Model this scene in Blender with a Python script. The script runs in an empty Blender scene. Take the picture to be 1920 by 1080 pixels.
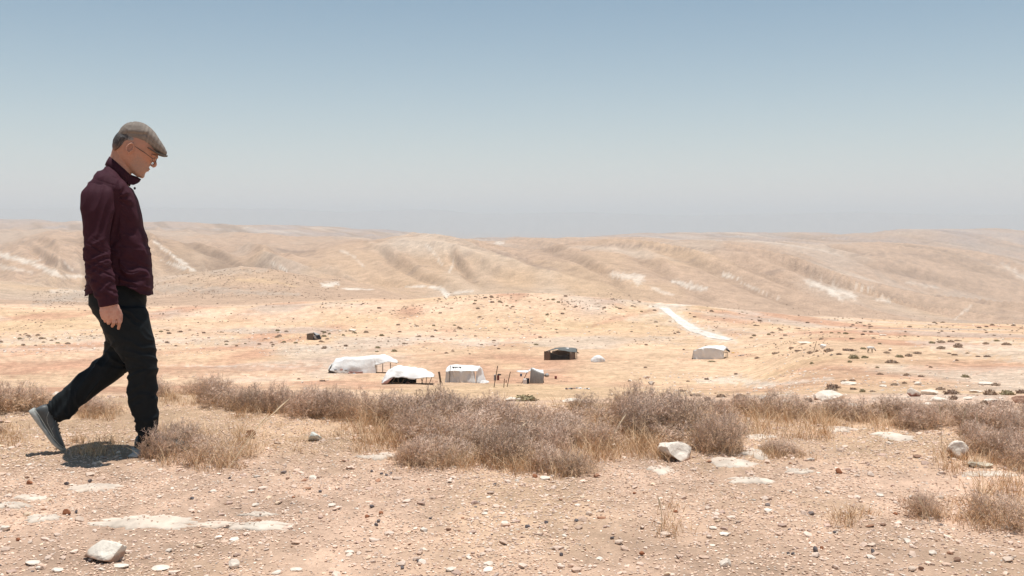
import bpy, math, random, time
import numpy as np
from mathutils import Vector, Matrix
T0 = time.time()
random.seed(7); rng = np.random.default_rng(7)
scene = bpy.context.scene
COL = scene.collection

# ------------------------------------------------------------------ camera
F = 1867.0            # focal length in photo pixels (35 mm lens on a 36 mm wide sensor)
HR = 410.0            # photo row of the horizon
cam_d = bpy.data.cameras.new("camera"); cam = bpy.data.objects.new("camera", cam_d); COL.objects.link(cam)
cam.location = (0, 0, 0); cam.rotation_euler = (math.radians(90), 0, 0)
cam_d.lens = 35.0; cam_d.sensor_width = 36.0; cam_d.shift_y = -(540 - HR) / 1920.0
cam_d.clip_start = 0.05; cam_d.clip_end = 90000
scene.camera = cam
# ------------------------------------------------------------------ light
SUN = Vector((0.05, 0.06, 1.0)).normalized()
sd = bpy.data.lights.new("sun", 'SUN'); sd.energy = 4.0; sd.angle = math.radians(0.53); sd.color = (1.0, 0.96, 0.90)
so = bpy.data.objects.new("sun", sd); COL.objects.link(so); so.rotation_euler = SUN.to_track_quat('Z', 'Y').to_euler()
so.location = (0, 0, 50)
world = bpy.data.worlds.new("World"); scene.world = world; world.use_nodes = True
wn = world.node_tree.nodes; wl = world.node_tree.links; wn.clear()
sky = wn.new('ShaderNodeTexSky'); sky.sky_type = 'NISHITA'; sky.sun_disc = False
sky.sun_elevation = math.asin(SUN.z); sky.sun_rotation = math.atan2(SUN.x, SUN.y)
sky.altitude = 400; sky.air_density = 0.9; sky.dust_density = 0.8; sky.ozone_density = 3.0
SKY_STR = 0.072
bg = wn.new('ShaderNodeBackground'); bg.inputs['Strength'].default_value = SKY_STR
wo = wn.new('ShaderNodeOutputWorld'); wl.new(bg.outputs[0], wo.inputs[0])
tint = wn.new('ShaderNodeVectorMath'); tint.operation = 'MULTIPLY'; tint.inputs[1].default_value = (.85, 1.105, 1.02); wl.new(sky.outputs[0], tint.inputs[0])
# dusty air: the sky whitens towards the horizon all the way round
tcw = wn.new('ShaderNodeTexCoord'); sep = wn.new('ShaderNodeSeparateXYZ'); wl.new(tcw.outputs['Generated'], sep.inputs[0])
mx = wn.new('ShaderNodeMath'); mx.operation = 'MAXIMUM'; mx.inputs[1].default_value = 0.0; wl.new(sep.outputs['Z'], mx.inputs[0])
m1 = wn.new('ShaderNodeMath'); m1.operation = 'MULTIPLY'; m1.inputs[1].default_value = -1 / 0.12; wl.new(mx.outputs[0], m1.inputs[0])
m2 = wn.new('ShaderNodeMath'); m2.operation = 'EXPONENT'; wl.new(m1.outputs[0], m2.inputs[0])
mixn = wn.new('ShaderNodeMix'); mixn.data_type = 'RGBA'; wl.new(m2.outputs[0], mixn.inputs['Factor']); wl.new(tint.outputs[0], mixn.inputs['A'])
mixn.inputs['B'].default_value = (.61 / SKY_STR, .62 / SKY_STR, .635 / SKY_STR, 1); wl.new(mixn.outputs['Result'], bg.inputs[0])
vs = scene.view_settings; vs.view_transform = 'Standard'; vs.look = 'None'; vs.exposure = 0.36; vs.gamma = 1
vs.use_curve_mapping = False
HAZE_DENS = 0.000100
try:
    scene.cycles.volume_bounces = 1; scene.cycles.max_bounces = 8; scene.cycles.diffuse_bounces = 3
    scene.cycles.volume_step_rate = 1.0
except Exception: pass

# ------------------------------------------------------------------ helpers
def tag(o, label=None, cat=None, group=None, kind=None):
    if label: o['label'] = label
    if cat: o['category'] = cat
    if group: o['group'] = group
    if kind: o['kind'] = kind
    return o
def empty(name, loc=(0, 0, 0)):
    o = bpy.data.objects.new(name, None); o.location = loc; o.empty_display_size = 0.1; COL.objects.link(o); return o
def link_mesh(name, me, mat=None, parent=None, loc=None):
    o = bpy.data.objects.new(name, me); COL.objects.link(o)
    if mat is not None and not me.materials: me.materials.append(mat)
    if parent is not None: o.parent = parent
    if loc is not None: o.location = loc
    return o
def mesh_np(name, V, Fc, smooth=True, cols=None, attr='tint'):
    """V (n,3); Fc (m,3) or (m,4) array"""
    V = np.asarray(V, dtype=np.float32); Fc = np.asarray(Fc, dtype=np.int32)
    me = bpy.data.meshes.new(name); k = Fc.shape[1]
    me.vertices.add(len(V)); me.vertices.foreach_set('co', V.ravel())
    me.loops.add(Fc.size); me.loops.foreach_set('vertex_index', Fc.ravel())
    me.polygons.add(len(Fc)); me.polygons.foreach_set('loop_start', np.arange(0, Fc.size, k, dtype=np.int32))
    me.polygons.foreach_set('loop_total', np.full(len(Fc), k, dtype=np.int32))
    me.polygons.foreach_set('use_smooth', np.full(len(Fc), smooth))
    me.update(calc_edges=True)
    if cols is not None:
        a = me.color_attributes.new(attr, 'FLOAT_COLOR', 'POINT')
        c = np.ones((len(V), 4), dtype=np.float32); c[:, :3] = cols
        a.data.foreach_set('color', c.ravel())
    return me
def lin(*c):
    c = np.array(c) / 255.0
    return np.where(c <= 0.04045, c / 12.92, ((c + 0.055) / 1.055) ** 2.4)
def hash3(i, j, k, s):
    h = (i.astype(np.int64) * 374761393 + j.astype(np.int64) * 668265263 + k.astype(np.int64) * 2147483647 + s * 1274126177) & 0xffffffff
    h = ((h ^ (h >> 13)) * 1274126177) & 0xffffffff
    h = ((h ^ (h >> 16)) * 2246822519) & 0xffffffff
    return ((h ^ (h >> 15)) & 0xffffff) / float(0xffffff) * 2 - 1
def noise(x, y, z=0.0, s=0):
    x, y, z = np.broadcast_arrays(np.asarray(x, float), np.asarray(y, float), np.asarray(z, float))
    xi, yi, zi = np.floor(x), np.floor(y), np.floor(z); fx, fy, fz = x - xi, y - yi, z - zi
    fx = fx * fx * fx * (fx * (fx * 6 - 15) + 10); fy = fy * fy * fy * (fy * (fy * 6 - 15) + 10); fz = fz * fz * fz * (fz * (fz * 6 - 15) + 10)
    r = 0
    for a in (0, 1):
        for b in (0, 1):
            for c in (0, 1):
                w = (fx if a else 1 - fx) * (fy if b else 1 - fy) * (fz if c else 1 - fz)
                r = r + w * hash3(xi + a, yi + b, zi + c, s)
    return r
def fbm(x, y, z=0.0, s=0, o=4):
    r = 0; a = 1.0; t = 0
    for i in range(o):
        r = r + a * noise(x * 2 ** i, y * 2 ** i, z * 2 ** i if np.ndim(z) or z else z, s + i * 17); t += a; a *= 0.5
    return r / t
def smooth(a, b, x):
    t = np.clip((x - a) / (b - a), 0, 1); return t * t * (3 - 2 * t)
def P(u, v, y):
    return Vector(((u - 960) / F * y, y, (HR - v) / F * y))

# ------------------------------------------------------------------ materials
def new_mat(name, col=(.5, .5, .5), rough=.9, spec=.2):
    m = bpy.data.materials.new(name); m.use_nodes = True
    b = m.node_tree.nodes['Principled BSDF']; b.inputs['Base Color'].default_value = (*col, 1)
    b.inputs['Roughness'].default_value = rough; b.inputs['Specular IOR Level'].default_value = spec
    return m, m.node_tree.nodes, m.node_tree.links, b
def noisy(name, col, var=.2, scale=8, rough=.9, spec=.15, bump=.0, bscale=None, attr=None, dist=.01, coord='Object', stretch=None, detail=6):
    """colour (or a vertex attribute) times procedural grain, with bump"""
    m, n, l, b = new_mat(name, col, rough, spec)
    tc = n.new('ShaderNodeTexCoord'); src = tc.outputs[coord]
    if stretch:
        mp = n.new('ShaderNodeMapping'); mp.inputs['Scale'].default_value = stretch; l.new(src, mp.inputs[0]); src = mp.outputs[0]
    t = n.new('ShaderNodeTexNoise'); t.inputs['Scale'].default_value = scale; t.inputs['Detail'].default_value = detail; t.inputs['Roughness'].default_value = .65
    l.new(src, t.inputs['Vector'])
    mr = n.new('ShaderNodeMapRange'); mr.inputs[1].default_value = .3; mr.inputs[2].default_value = .7
    mr.inputs[3].default_value = 1 - var; mr.inputs[4].default_value = 1 + var; l.new(t.outputs[0], mr.inputs[0])
    vm = n.new('ShaderNodeVectorMath'); vm.operation = 'SCALE'; l.new(mr.outputs[0], vm.inputs['Scale'])
    if attr:
        a = n.new('ShaderNodeAttribute'); a.attribute_name = attr; l.new(a.outputs['Color'], vm.inputs[0])
    else: vm.inputs[0].default_value = col
    l.new(vm.outputs[0], b.inputs['Base Color'])
    if bump:
        t2 = n.new('ShaderNodeTexNoise'); t2.inputs['Scale'].default_value = bscale or scale * 3; t2.inputs['Detail'].default_value = 5
        l.new(src, t2.inputs['Vector'])
        bp = n.new('ShaderNodeBump'); bp.inputs['Strength'].default_value = bump; bp.inputs['Distance'].default_value = dist
        l.new(t2.outputs[0], bp.inputs['Height']); l.new(bp.outputs[0], b.inputs['Normal'])
    return m

# ------------------------------------------------------------------ terrain: real heights, kept as a profile of distances along each bearing
def cv(pts):
    xs, ys = zip(*pts); return lambda U: np.interp(U, xs, ys)
RC = cv([(0, 748), (300, 745), (600, 750), (900, 762), (1400, 768), (1920, 768)])
C1 = cv([(-200, 572), (0, 572), (150, 575), (300, 577), (450, 572), (600, 566), (700, 562), (760, 563), (830, 557), (883, 553), (960, 549), (1033, 550), (1100, 556), (1240, 567), (1387, 580), (1500, 592), (1612, 597), (1725, 604), (1920, 609), (2200, 612)])
L2 = cv([(-200, 520), (0, 528), (100, 540), (160, 545), (230, 534), (287, 523), (367, 512), (450, 499), (520, 505), (600, 522), (700, 535), (830, 546), (900, 556)])
L3 = cv([(-200, 480), (0, 470), (50, 453), (100, 440), (150, 435), (283, 440), (333, 447), (400, 457), (467, 467), (533, 474), (600, 464), (667, 455), (767, 449), (833, 449), (883, 453), (933, 462), (985, 474), (1040, 470), (1100, 462), (1150, 458), (1200, 457), (1312, 463), (1400, 472), (1500, 489), (1560, 510), (1650, 535), (1750, 562), (1920, 585), (2200, 600)])
L4 = cv([(-200, 440), (0, 436), (100, 432), (283, 432), (450, 441), (600, 449), (767, 453), (883, 453), (933, 455), (967, 449), (1017, 443), (1067, 443), (1133, 445), (1240, 450), (1312, 455), (1425, 457), (1500, 460), (1580, 456), (1650, 453), (1725, 460), (1800, 470), (1920, 489), (2200, 520)])
L5 = cv([(-200, 408), (0, 411), (67, 411), (117, 416), (273, 419), (400, 423), (500, 423), (640, 429), (700, 433), (783, 441), (840, 447), (1060, 450), (1133, 444), (1200, 440), (1312, 440), (1462, 438), (1575, 441), (1650, 436), (1687, 431), (1800, 430), (1920, 434), (2200, 430)])
L6 = cv([(-400, 388), (0, 391), (300, 389), (520, 391), (640, 397), (820, 392), (900, 401), (1100, 397), (1300, 405), (1600, 398), (1920, 404), (2300, 400)])
ZG = -1.2
def controls(U):
    rc, c1, l2, l3, l4, l5, l6 = (f(U) for f in (RC, C1, L2, L3, L4, L5, L6))
    dc = -ZG * F / (rc - HR)
    w = smooth(1360, 1580, U)                       # right-hand slope lies closer
    lw = 1 - smooth(690, 860, U)                    # left half: open valley up to the second hill
    one = np.ones_like(U)
    mix = lambda a, b: a * (1 - w) + b * w
    fr = lambda t: rc + (720 - rc) * t
    near = [(dc, rc), (10 * one, mix(fr(.10), 760 + 0 * U)), (18 * one, mix(fr(.25), 752 + 0 * U)), (35 * one, mix(fr(.48), 741 + 0 * U)),
            (60 * one, mix(fr(.70), 698 + 0 * U)), (105 * one, mix(720 + 0 * U, 658 + 0 * U)), (126 * one, mix(700 + 0 * U, 647 + 0 * U)),
            (155 * one, mix(675 + 0 * U, 636 + 0 * U)), (230 * one, mix(637 + 0 * U, np.maximum(622 + 0 * U, c1 + 9))),
            (300 * one, mix(612 + 0 * U, np.maximum(614 + 0 * U, c1 + 4))), (420 * one, c1)]
    # between crest one and hill two
    far = [(560 * one, lw * (c1 - 8) + (1 - lw) * (c1 + 9)), (760 * one, lw * (c1 * .6 + l2 * .4) + (1 - lw) * (c1 + 12)),
           (1000 * one, lw * l2 + (1 - lw) * (np.maximum(c1, l3) + 3)),
           (1180 * one, lw * (np.minimum(l2 + 5, 540)) + (1 - lw) * (l3 * .35 + c1 * .65)),
           (1700 * one, np.minimum(l3, np.maximum(c1, l2)) ), (2050 * one, np.maximum(l3, l4 + 6) + 5), (2700 * one, l4),
           (3500 * one, np.maximum(l4, l5) + 7), (5200 * one, l5), (7000 * one, np.maximum(l5, 425) + 12), (11500 * one, 455 + 0 * U),
           (14500 * one, l6 + 22), (18000 * one, l6), (26000 * one, l6 + 6)]
    pts = near + far
    return np.stack([p[0] for p in pts]), np.stack([p[1] for p in pts])
def pchip_cols(X, Y, xq):
    """X,Y (k,n) controls per column; xq (m,n) -> (m,n)"""
    h = np.diff(X, axis=0); dl = np.diff(Y, axis=0) / h
    d = np.zeros_like(Y)
    w1 = 2 * h[1:] + h[:-1]; w2 = h[1:] + 2 * h[:-1]
    s = dl[:-1] * dl[1:] > 0
    with np.errstate(divide='ignore', invalid='ignore'):
        hm = (w1 + w2) / (w1 / dl[:-1] + w2 / dl[1:])
    d[1:-1] = np.where(s, hm, 0); d[0] = dl[0]; d[-1] = dl[-1]
    out = np.empty_like(xq); out[:] = Y[0]
    for i in range(len(h)):
        m = (xq >= X[i]) & (xq <= X[i + 1]) if i < len(h) else None
        t = np.clip((xq - X[i]) / h[i], 0, 1)
        v = (1 + 2 * t) * (1 - t) ** 2 * Y[i] + t * (1 - t) ** 2 * h[i] * d[i] + t * t * (3 - 2 * t) * Y[i + 1] + t * t * (t - 1) * h[i] * d[i + 1]
        out = np.where(m, v, out)
    out = np.where(xq > X[-1], Y[-1], out)
    return out
def gully(x, y, d, s=40):
    """ridged spurs that run down the hill faces"""
    u = (x + 0.45 * y) / 120.0 + 0.9 * fbm(x / 700, y / 700, s=s, o=3)
    r1 = 1 - np.abs(noise(u, y / 1500, s=s + 5)) * 2
    u2 = (x + 0.5 * y) / 46.0 + 0.8 * fbm(x / 300, y / 300, s=s + 9, o=2)
    r2 = 1 - np.abs(noise(u2, y / 600, s=s + 6)) * 2
    return 0.7 * r1 + 0.3 * r2 - 0.3
def zterrain(U, d, fine=True):
    """U (n,), d (m,n) -> z (m,n)"""
    U = np.asarray(U, float); d = np.asarray(d, float)
    X, Y = controls(np.clip(U, -400, 2300))
    R = pchip_cols(np.log(X), Y, np.log(d))
    z = -(R - HR) / F * d
    z = np.where(d <= X[0], ZG, z)
    # rounded shoulder at the plateau's edge
    k = (U - 960) / F; x = k * d
    n = 0
    n = n + 0.020 * fbm(x / .9, d / .9, s=1, o=4) * (1 - smooth(9, 14, d)) + 0.010 * fbm(x / .07, d / .08, s=2, o=3) * (1 - smooth(7, 9, d))
    n = n + smooth(8, 30, d) * (1 - smooth(300, 420, d)) * 0.28 * fbm(x / 9, d / 9, s=3, o=4)
    n = n + smooth(25, 60, d) * (1 - smooth(700, 1200, d)) * 0.5 * fbm(x / 40, d / 55, s=4, o=3)
    if fine:
        a = smooth(430, 800, d) * (1 - smooth(980, 1100, d)) * 1.2 + smooth(1020, 1300, d) * (1 - smooth(4200, 5200, d)) * (25.0 - 11 * smooth(1500, 1900, d))
        n = n + a * gully(x, d, d) + smooth(450, 900, d) * (1 - smooth(6000, 9000, d)) * 1.6 * fbm(x / 60, d / 60, s=11, o=4)
        n = n + smooth(3200, 4800, d) * (1 - smooth(15000, 20000, d)) * 22 * fbm(x / 330, d / 420, s=12, o=5)
        n = n + smooth(13500, 17000, d) * 45 * fbm(x / 3800, d / 3800, s=13, o=4)
    return z + n
def zat(x, y):
    x = np.atleast_1d(np.asarray(x, float)); y = np.atleast_1d(np.asarray(y, float))
    return zterrain(960 + F * x / y, y[None, :])[0]
DG = np.exp(np.linspace(math.log(2.2), math.log(2600), 1100))
_UT = np.arange(-60, 1990, 6.0)
_ZT = zterrain(_UT, np.repeat(DG[:, None], len(_UT), 1)); _RUN = np.minimum.accumulate(HR - F * _ZT / DG[:, None], axis=0)
def hits(us, vs):
    """first ground point seen at photo pixel (u,v): array of xyz"""
    us = np.asarray(us, float); vs_ = np.asarray(vs, float); D = np.empty(len(us))
    c = np.clip(np.round((us + 60) / 6.0).astype(int), 0, len(_UT) - 1)
    for i in range(len(us)):
        D[i] = DG[min(len(DG) - 1, np.searchsorted(-_RUN[:, c[i]], -vs_[i]))]
    x = (us - 960) / F * D
    return np.stack([x, D, zat(x, D)], 1)
def hit(u, v): return Vector(hits([u], [v])[0])
# ------------------------------------------------------------------ ground mesh
Uf = np.arange(-140, 2064, 3.4)
Uc = 960 + F * np.tan(np.radians(np.array([-79, -74, -68, -62, -56, -50, -45, -41, -38, -35.5, -33.5, -32, -31, -30.4])))
Uc2 = 960 + F * np.tan(np.radians(np.array([30.9, 31.6, 33, 35, 38, 42, 47, 52, 58, 64, 70, 75, 79])))
UG = np.concatenate([Uc[Uc < -150], Uf, Uc2[Uc2 > 2075]])
def seg(a, b, n): return np.exp(np.linspace(math.log(a), math.log(b), n, endpoint=False))
DGR = np.concatenate([seg(1.0, 3.2, 30), seg(3.2, 7.2, 170), seg(7.2, 500, 190), seg(500, 5600, 330), seg(5600, 36000, 40), [36000]])
DD = np.repeat(DGR[:, None], len(UG), 1)
ZZ = zterrain(UG, DD); XX = (UG[None] - 960) / F * DD
RR = HR - F * ZZ / DD; UU = np.repeat(UG[None], len(DGR), 0)

GUL = [([(1000, 462), (1075, 482), (1130, 512), (1190, 556)], 15), ([(1160, 466), (1225, 498), (1290, 540), (1345, 575)], 17), ([(1245, 468), (1330, 503), (1420, 545), (1530, 585)], 19), ([(1360, 486), (1440, 515), (1500, 540)], 20), ([(1430, 484), (1520, 515), (1640, 550), (1780, 590)], 15), ([(1560, 470), (1640, 498), (1740, 520), (1880, 560)], 15), ([(1690, 468), (1780, 492), (1920, 525)], 12),
       ([(700, 462), (740, 490), (790, 520), (870, 545)], 15), ([(835, 458), (845, 485), (868, 515), (930, 545)], 14), ([(345, 458), (400, 478), (440, 498)], 9), ([(40, 462), (90, 490), (150, 512)], 12), ([(140, 445), (175, 470), (215, 500)], 11)]
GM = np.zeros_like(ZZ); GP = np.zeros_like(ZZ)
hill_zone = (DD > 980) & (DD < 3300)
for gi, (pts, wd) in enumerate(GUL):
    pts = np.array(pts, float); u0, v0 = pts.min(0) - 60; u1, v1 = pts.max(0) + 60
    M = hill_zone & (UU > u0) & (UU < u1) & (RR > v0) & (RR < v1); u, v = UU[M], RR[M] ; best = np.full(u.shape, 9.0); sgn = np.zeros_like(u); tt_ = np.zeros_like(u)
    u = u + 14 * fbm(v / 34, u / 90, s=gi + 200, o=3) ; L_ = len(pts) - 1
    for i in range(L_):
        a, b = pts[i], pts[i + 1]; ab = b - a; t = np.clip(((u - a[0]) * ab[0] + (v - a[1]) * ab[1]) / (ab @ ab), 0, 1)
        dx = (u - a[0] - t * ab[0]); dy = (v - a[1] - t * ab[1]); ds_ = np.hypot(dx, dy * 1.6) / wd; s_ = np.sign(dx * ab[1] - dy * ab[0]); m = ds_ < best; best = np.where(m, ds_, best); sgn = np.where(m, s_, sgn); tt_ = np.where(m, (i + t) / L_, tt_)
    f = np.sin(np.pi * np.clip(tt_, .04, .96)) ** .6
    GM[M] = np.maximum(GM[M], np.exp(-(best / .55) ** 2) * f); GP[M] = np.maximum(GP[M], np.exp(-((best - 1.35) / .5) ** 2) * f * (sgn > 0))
ZZ = ZZ - (7.0 * GM * (1 + .5 * fbm(XX / 90, DD / 90, s=39, o=3)) - 4.5 * GP) * (DD / 1600)
RR = HR - F * ZZ / DD

# soil colours by place; the hills also carry painted relief shading and haze
c_pink = np.array([.67, .46, .335]); c_gold = np.array([.575, .395, .24]); c_red = np.array([.48, .27, .18])
c_white = np.array([.64, .57, .49]); c_hill = np.array([.405, .28, .198]); c_dark = np.array([.22, .16, .13]); c_grey = np.array([.44, .37, .31])
C = np.empty(DD.shape + (3,))
n1 = fbm(XX / 2.2, DD / 3.0, s=21, o=4); n2 = fbm(XX / 26, DD / 60, s=22, o=5); n3 = fbm(XX / 240, DD / 500, s=23, o=5)
def mixc(C, c, m):
    m = np.clip(m, 0, 1)[..., None]; return C * (1 - m) + c * m
C[:] = c_pink
C = mixc(C, c_gold, smooth(.05, .5, n1) * .5 * (DD < 40))
# golden dry stubble round the shrubs at the plateau's edge
C = mixc(C, c_gold, smooth(4.6, 5.4, DD + .35 * fbm(XX / .5, DD / .5, s=31, o=3)) * (1 - smooth(7, 11, DD)) * .55)
mid = smooth(14, 40, DD) * (1 - smooth(400, 460, DD))
C = mixc(C, c_gold, mid * (.55 + .6 * n2)); C = mixc(C, c_red, mid * smooth(.0, .45, fbm(XX / 18, DD / 70, s=24, o=5)) * .8)
C = mixc(C, c_grey * 1.12, mid * smooth(.12, .4, fbm(XX / 30, DD / 55, s=25, o=5)) * .55)
far = smooth(400, 470, DD)
C = mixc(C, c_hill, far * .85); C = mixc(C, c_gold * .97, far * smooth(0, .5, n3) * .5 * (1 - smooth(1100, 1900, DD)))
C = mixc(C, c_grey, far * smooth(.1, .5, fbm(XX / 150, DD / 420, s=26, o=5)) * .35)
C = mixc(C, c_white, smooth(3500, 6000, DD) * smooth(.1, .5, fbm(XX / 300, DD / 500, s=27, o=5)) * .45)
C = mixc(C, np.array([.34, .28, .26]), smooth(3400, 4600, DD) * (.45 + .9 * fbm(XX / 160, DD / 300, s=38, o=5)))  # far ridges greyed and mottled: distance haze and relief put into the colour
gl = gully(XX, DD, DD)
C = mixc(C, c_white, smooth(1050, 1300, DD) * (1 - smooth(4800, 5600, DD)) * smooth(.25, .8, fbm(XX / 130 + .6 * DD / 130, DD / 500, s=28, o=4) + .25 * gl) * .40)  # pale soil patches, also biased to the spurs as painted relief light
C = mixc(C, c_hill * .70, smooth(950, 1250, DD) * (1 - smooth(5200, 6500, DD)) * smooth(.0, .8, fbm((XX + .45 * DD) / 60, DD / 700, s=33, o=4) - .25 * gl) * .8)  # hill faces streaked darker along the gullies, standing in for relief shading
C = mixc(C, c_hill * .58, smooth(950, 1250, DD) * (1 - smooth(5200, 6500, DD)) * smooth(-.25, -.95, gl) * .6)  # gully bottoms darkened in colour: painted relief shading
C = mixc(C, c_hill * .62, GM * .40 * (1 + .5 * fbm(XX / 30, DD / 60, s=36, o=3))); C = mixc(C, c_hill * 1.28, GP * .35 * (1 + .6 * fbm(XX / 30, DD / 60, s=37, o=3)))  # gully lines painted darker and one flank paler, as shade and light
C = mixc(C, c_dark * 1.3, smooth(950, 1250, DD) * (1 - smooth(3200, 4200, DD)) * smooth(.25, .45, fbm(XX / 9, DD / 16, s=34, o=4)) * smooth(-.1, .4, fbm(XX / 220, DD / 260, s=35, o=3)) * .5)
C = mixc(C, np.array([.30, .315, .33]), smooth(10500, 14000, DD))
# crest rock bands
C = mixc(C, c_dark, smooth(1100, 1300, DD) * (1 - smooth(4800, 5600, DD)) * smooth(.42, .6, fbm(XX / 60, DD / 35, s=29, o=4)) * .35)

def stroke(pts, wid, col, d0, d1, k=1.0, rag=.5, seed=0):
    """a strip of other soil lying along a line of places"""
    global C
    pts = np.array(pts, float); u0, v0 = pts.min(0) - 3 * max(wid); u1, v1 = pts.max(0) + 3 * max(wid)
    M = (UU > u0) & (UU < u1) & (RR > v0) & (RR < v1) & (DD > d0) & (DD < d1)
    if not M.any(): return
    u, v = UU[M], RR[M]; best = np.full(u.shape, -9.0)
    W = np.linspace(wid[0], wid[-1], len(pts)) if len(wid) == 2 else np.array(wid)
    for i in range(len(pts) - 1):
        a, b = pts[i], pts[i + 1]; ab = b - a; t = np.clip(((u - a[0]) * ab[0] + (v - a[1]) * ab[1]) / (ab @ ab), 0, 1)
        dist = np.hypot(u - a[0] - t * ab[0], v - a[1] - t * ab[1]); w = W[i] * (1 - t) + W[i + 1] * t
        best = np.maximum(best, 1 - dist / w)
    best = best + rag * 1.7 * fbm(u / 7, v / 3, s=60 + seed, o=4) - .12
    cc = C[M]; m = (smooth(0, .75, best) * k * .72)[:, None]; C[M] = cc * (1 - m) + np.array(col) * m
W = c_white * 1.12
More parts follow.
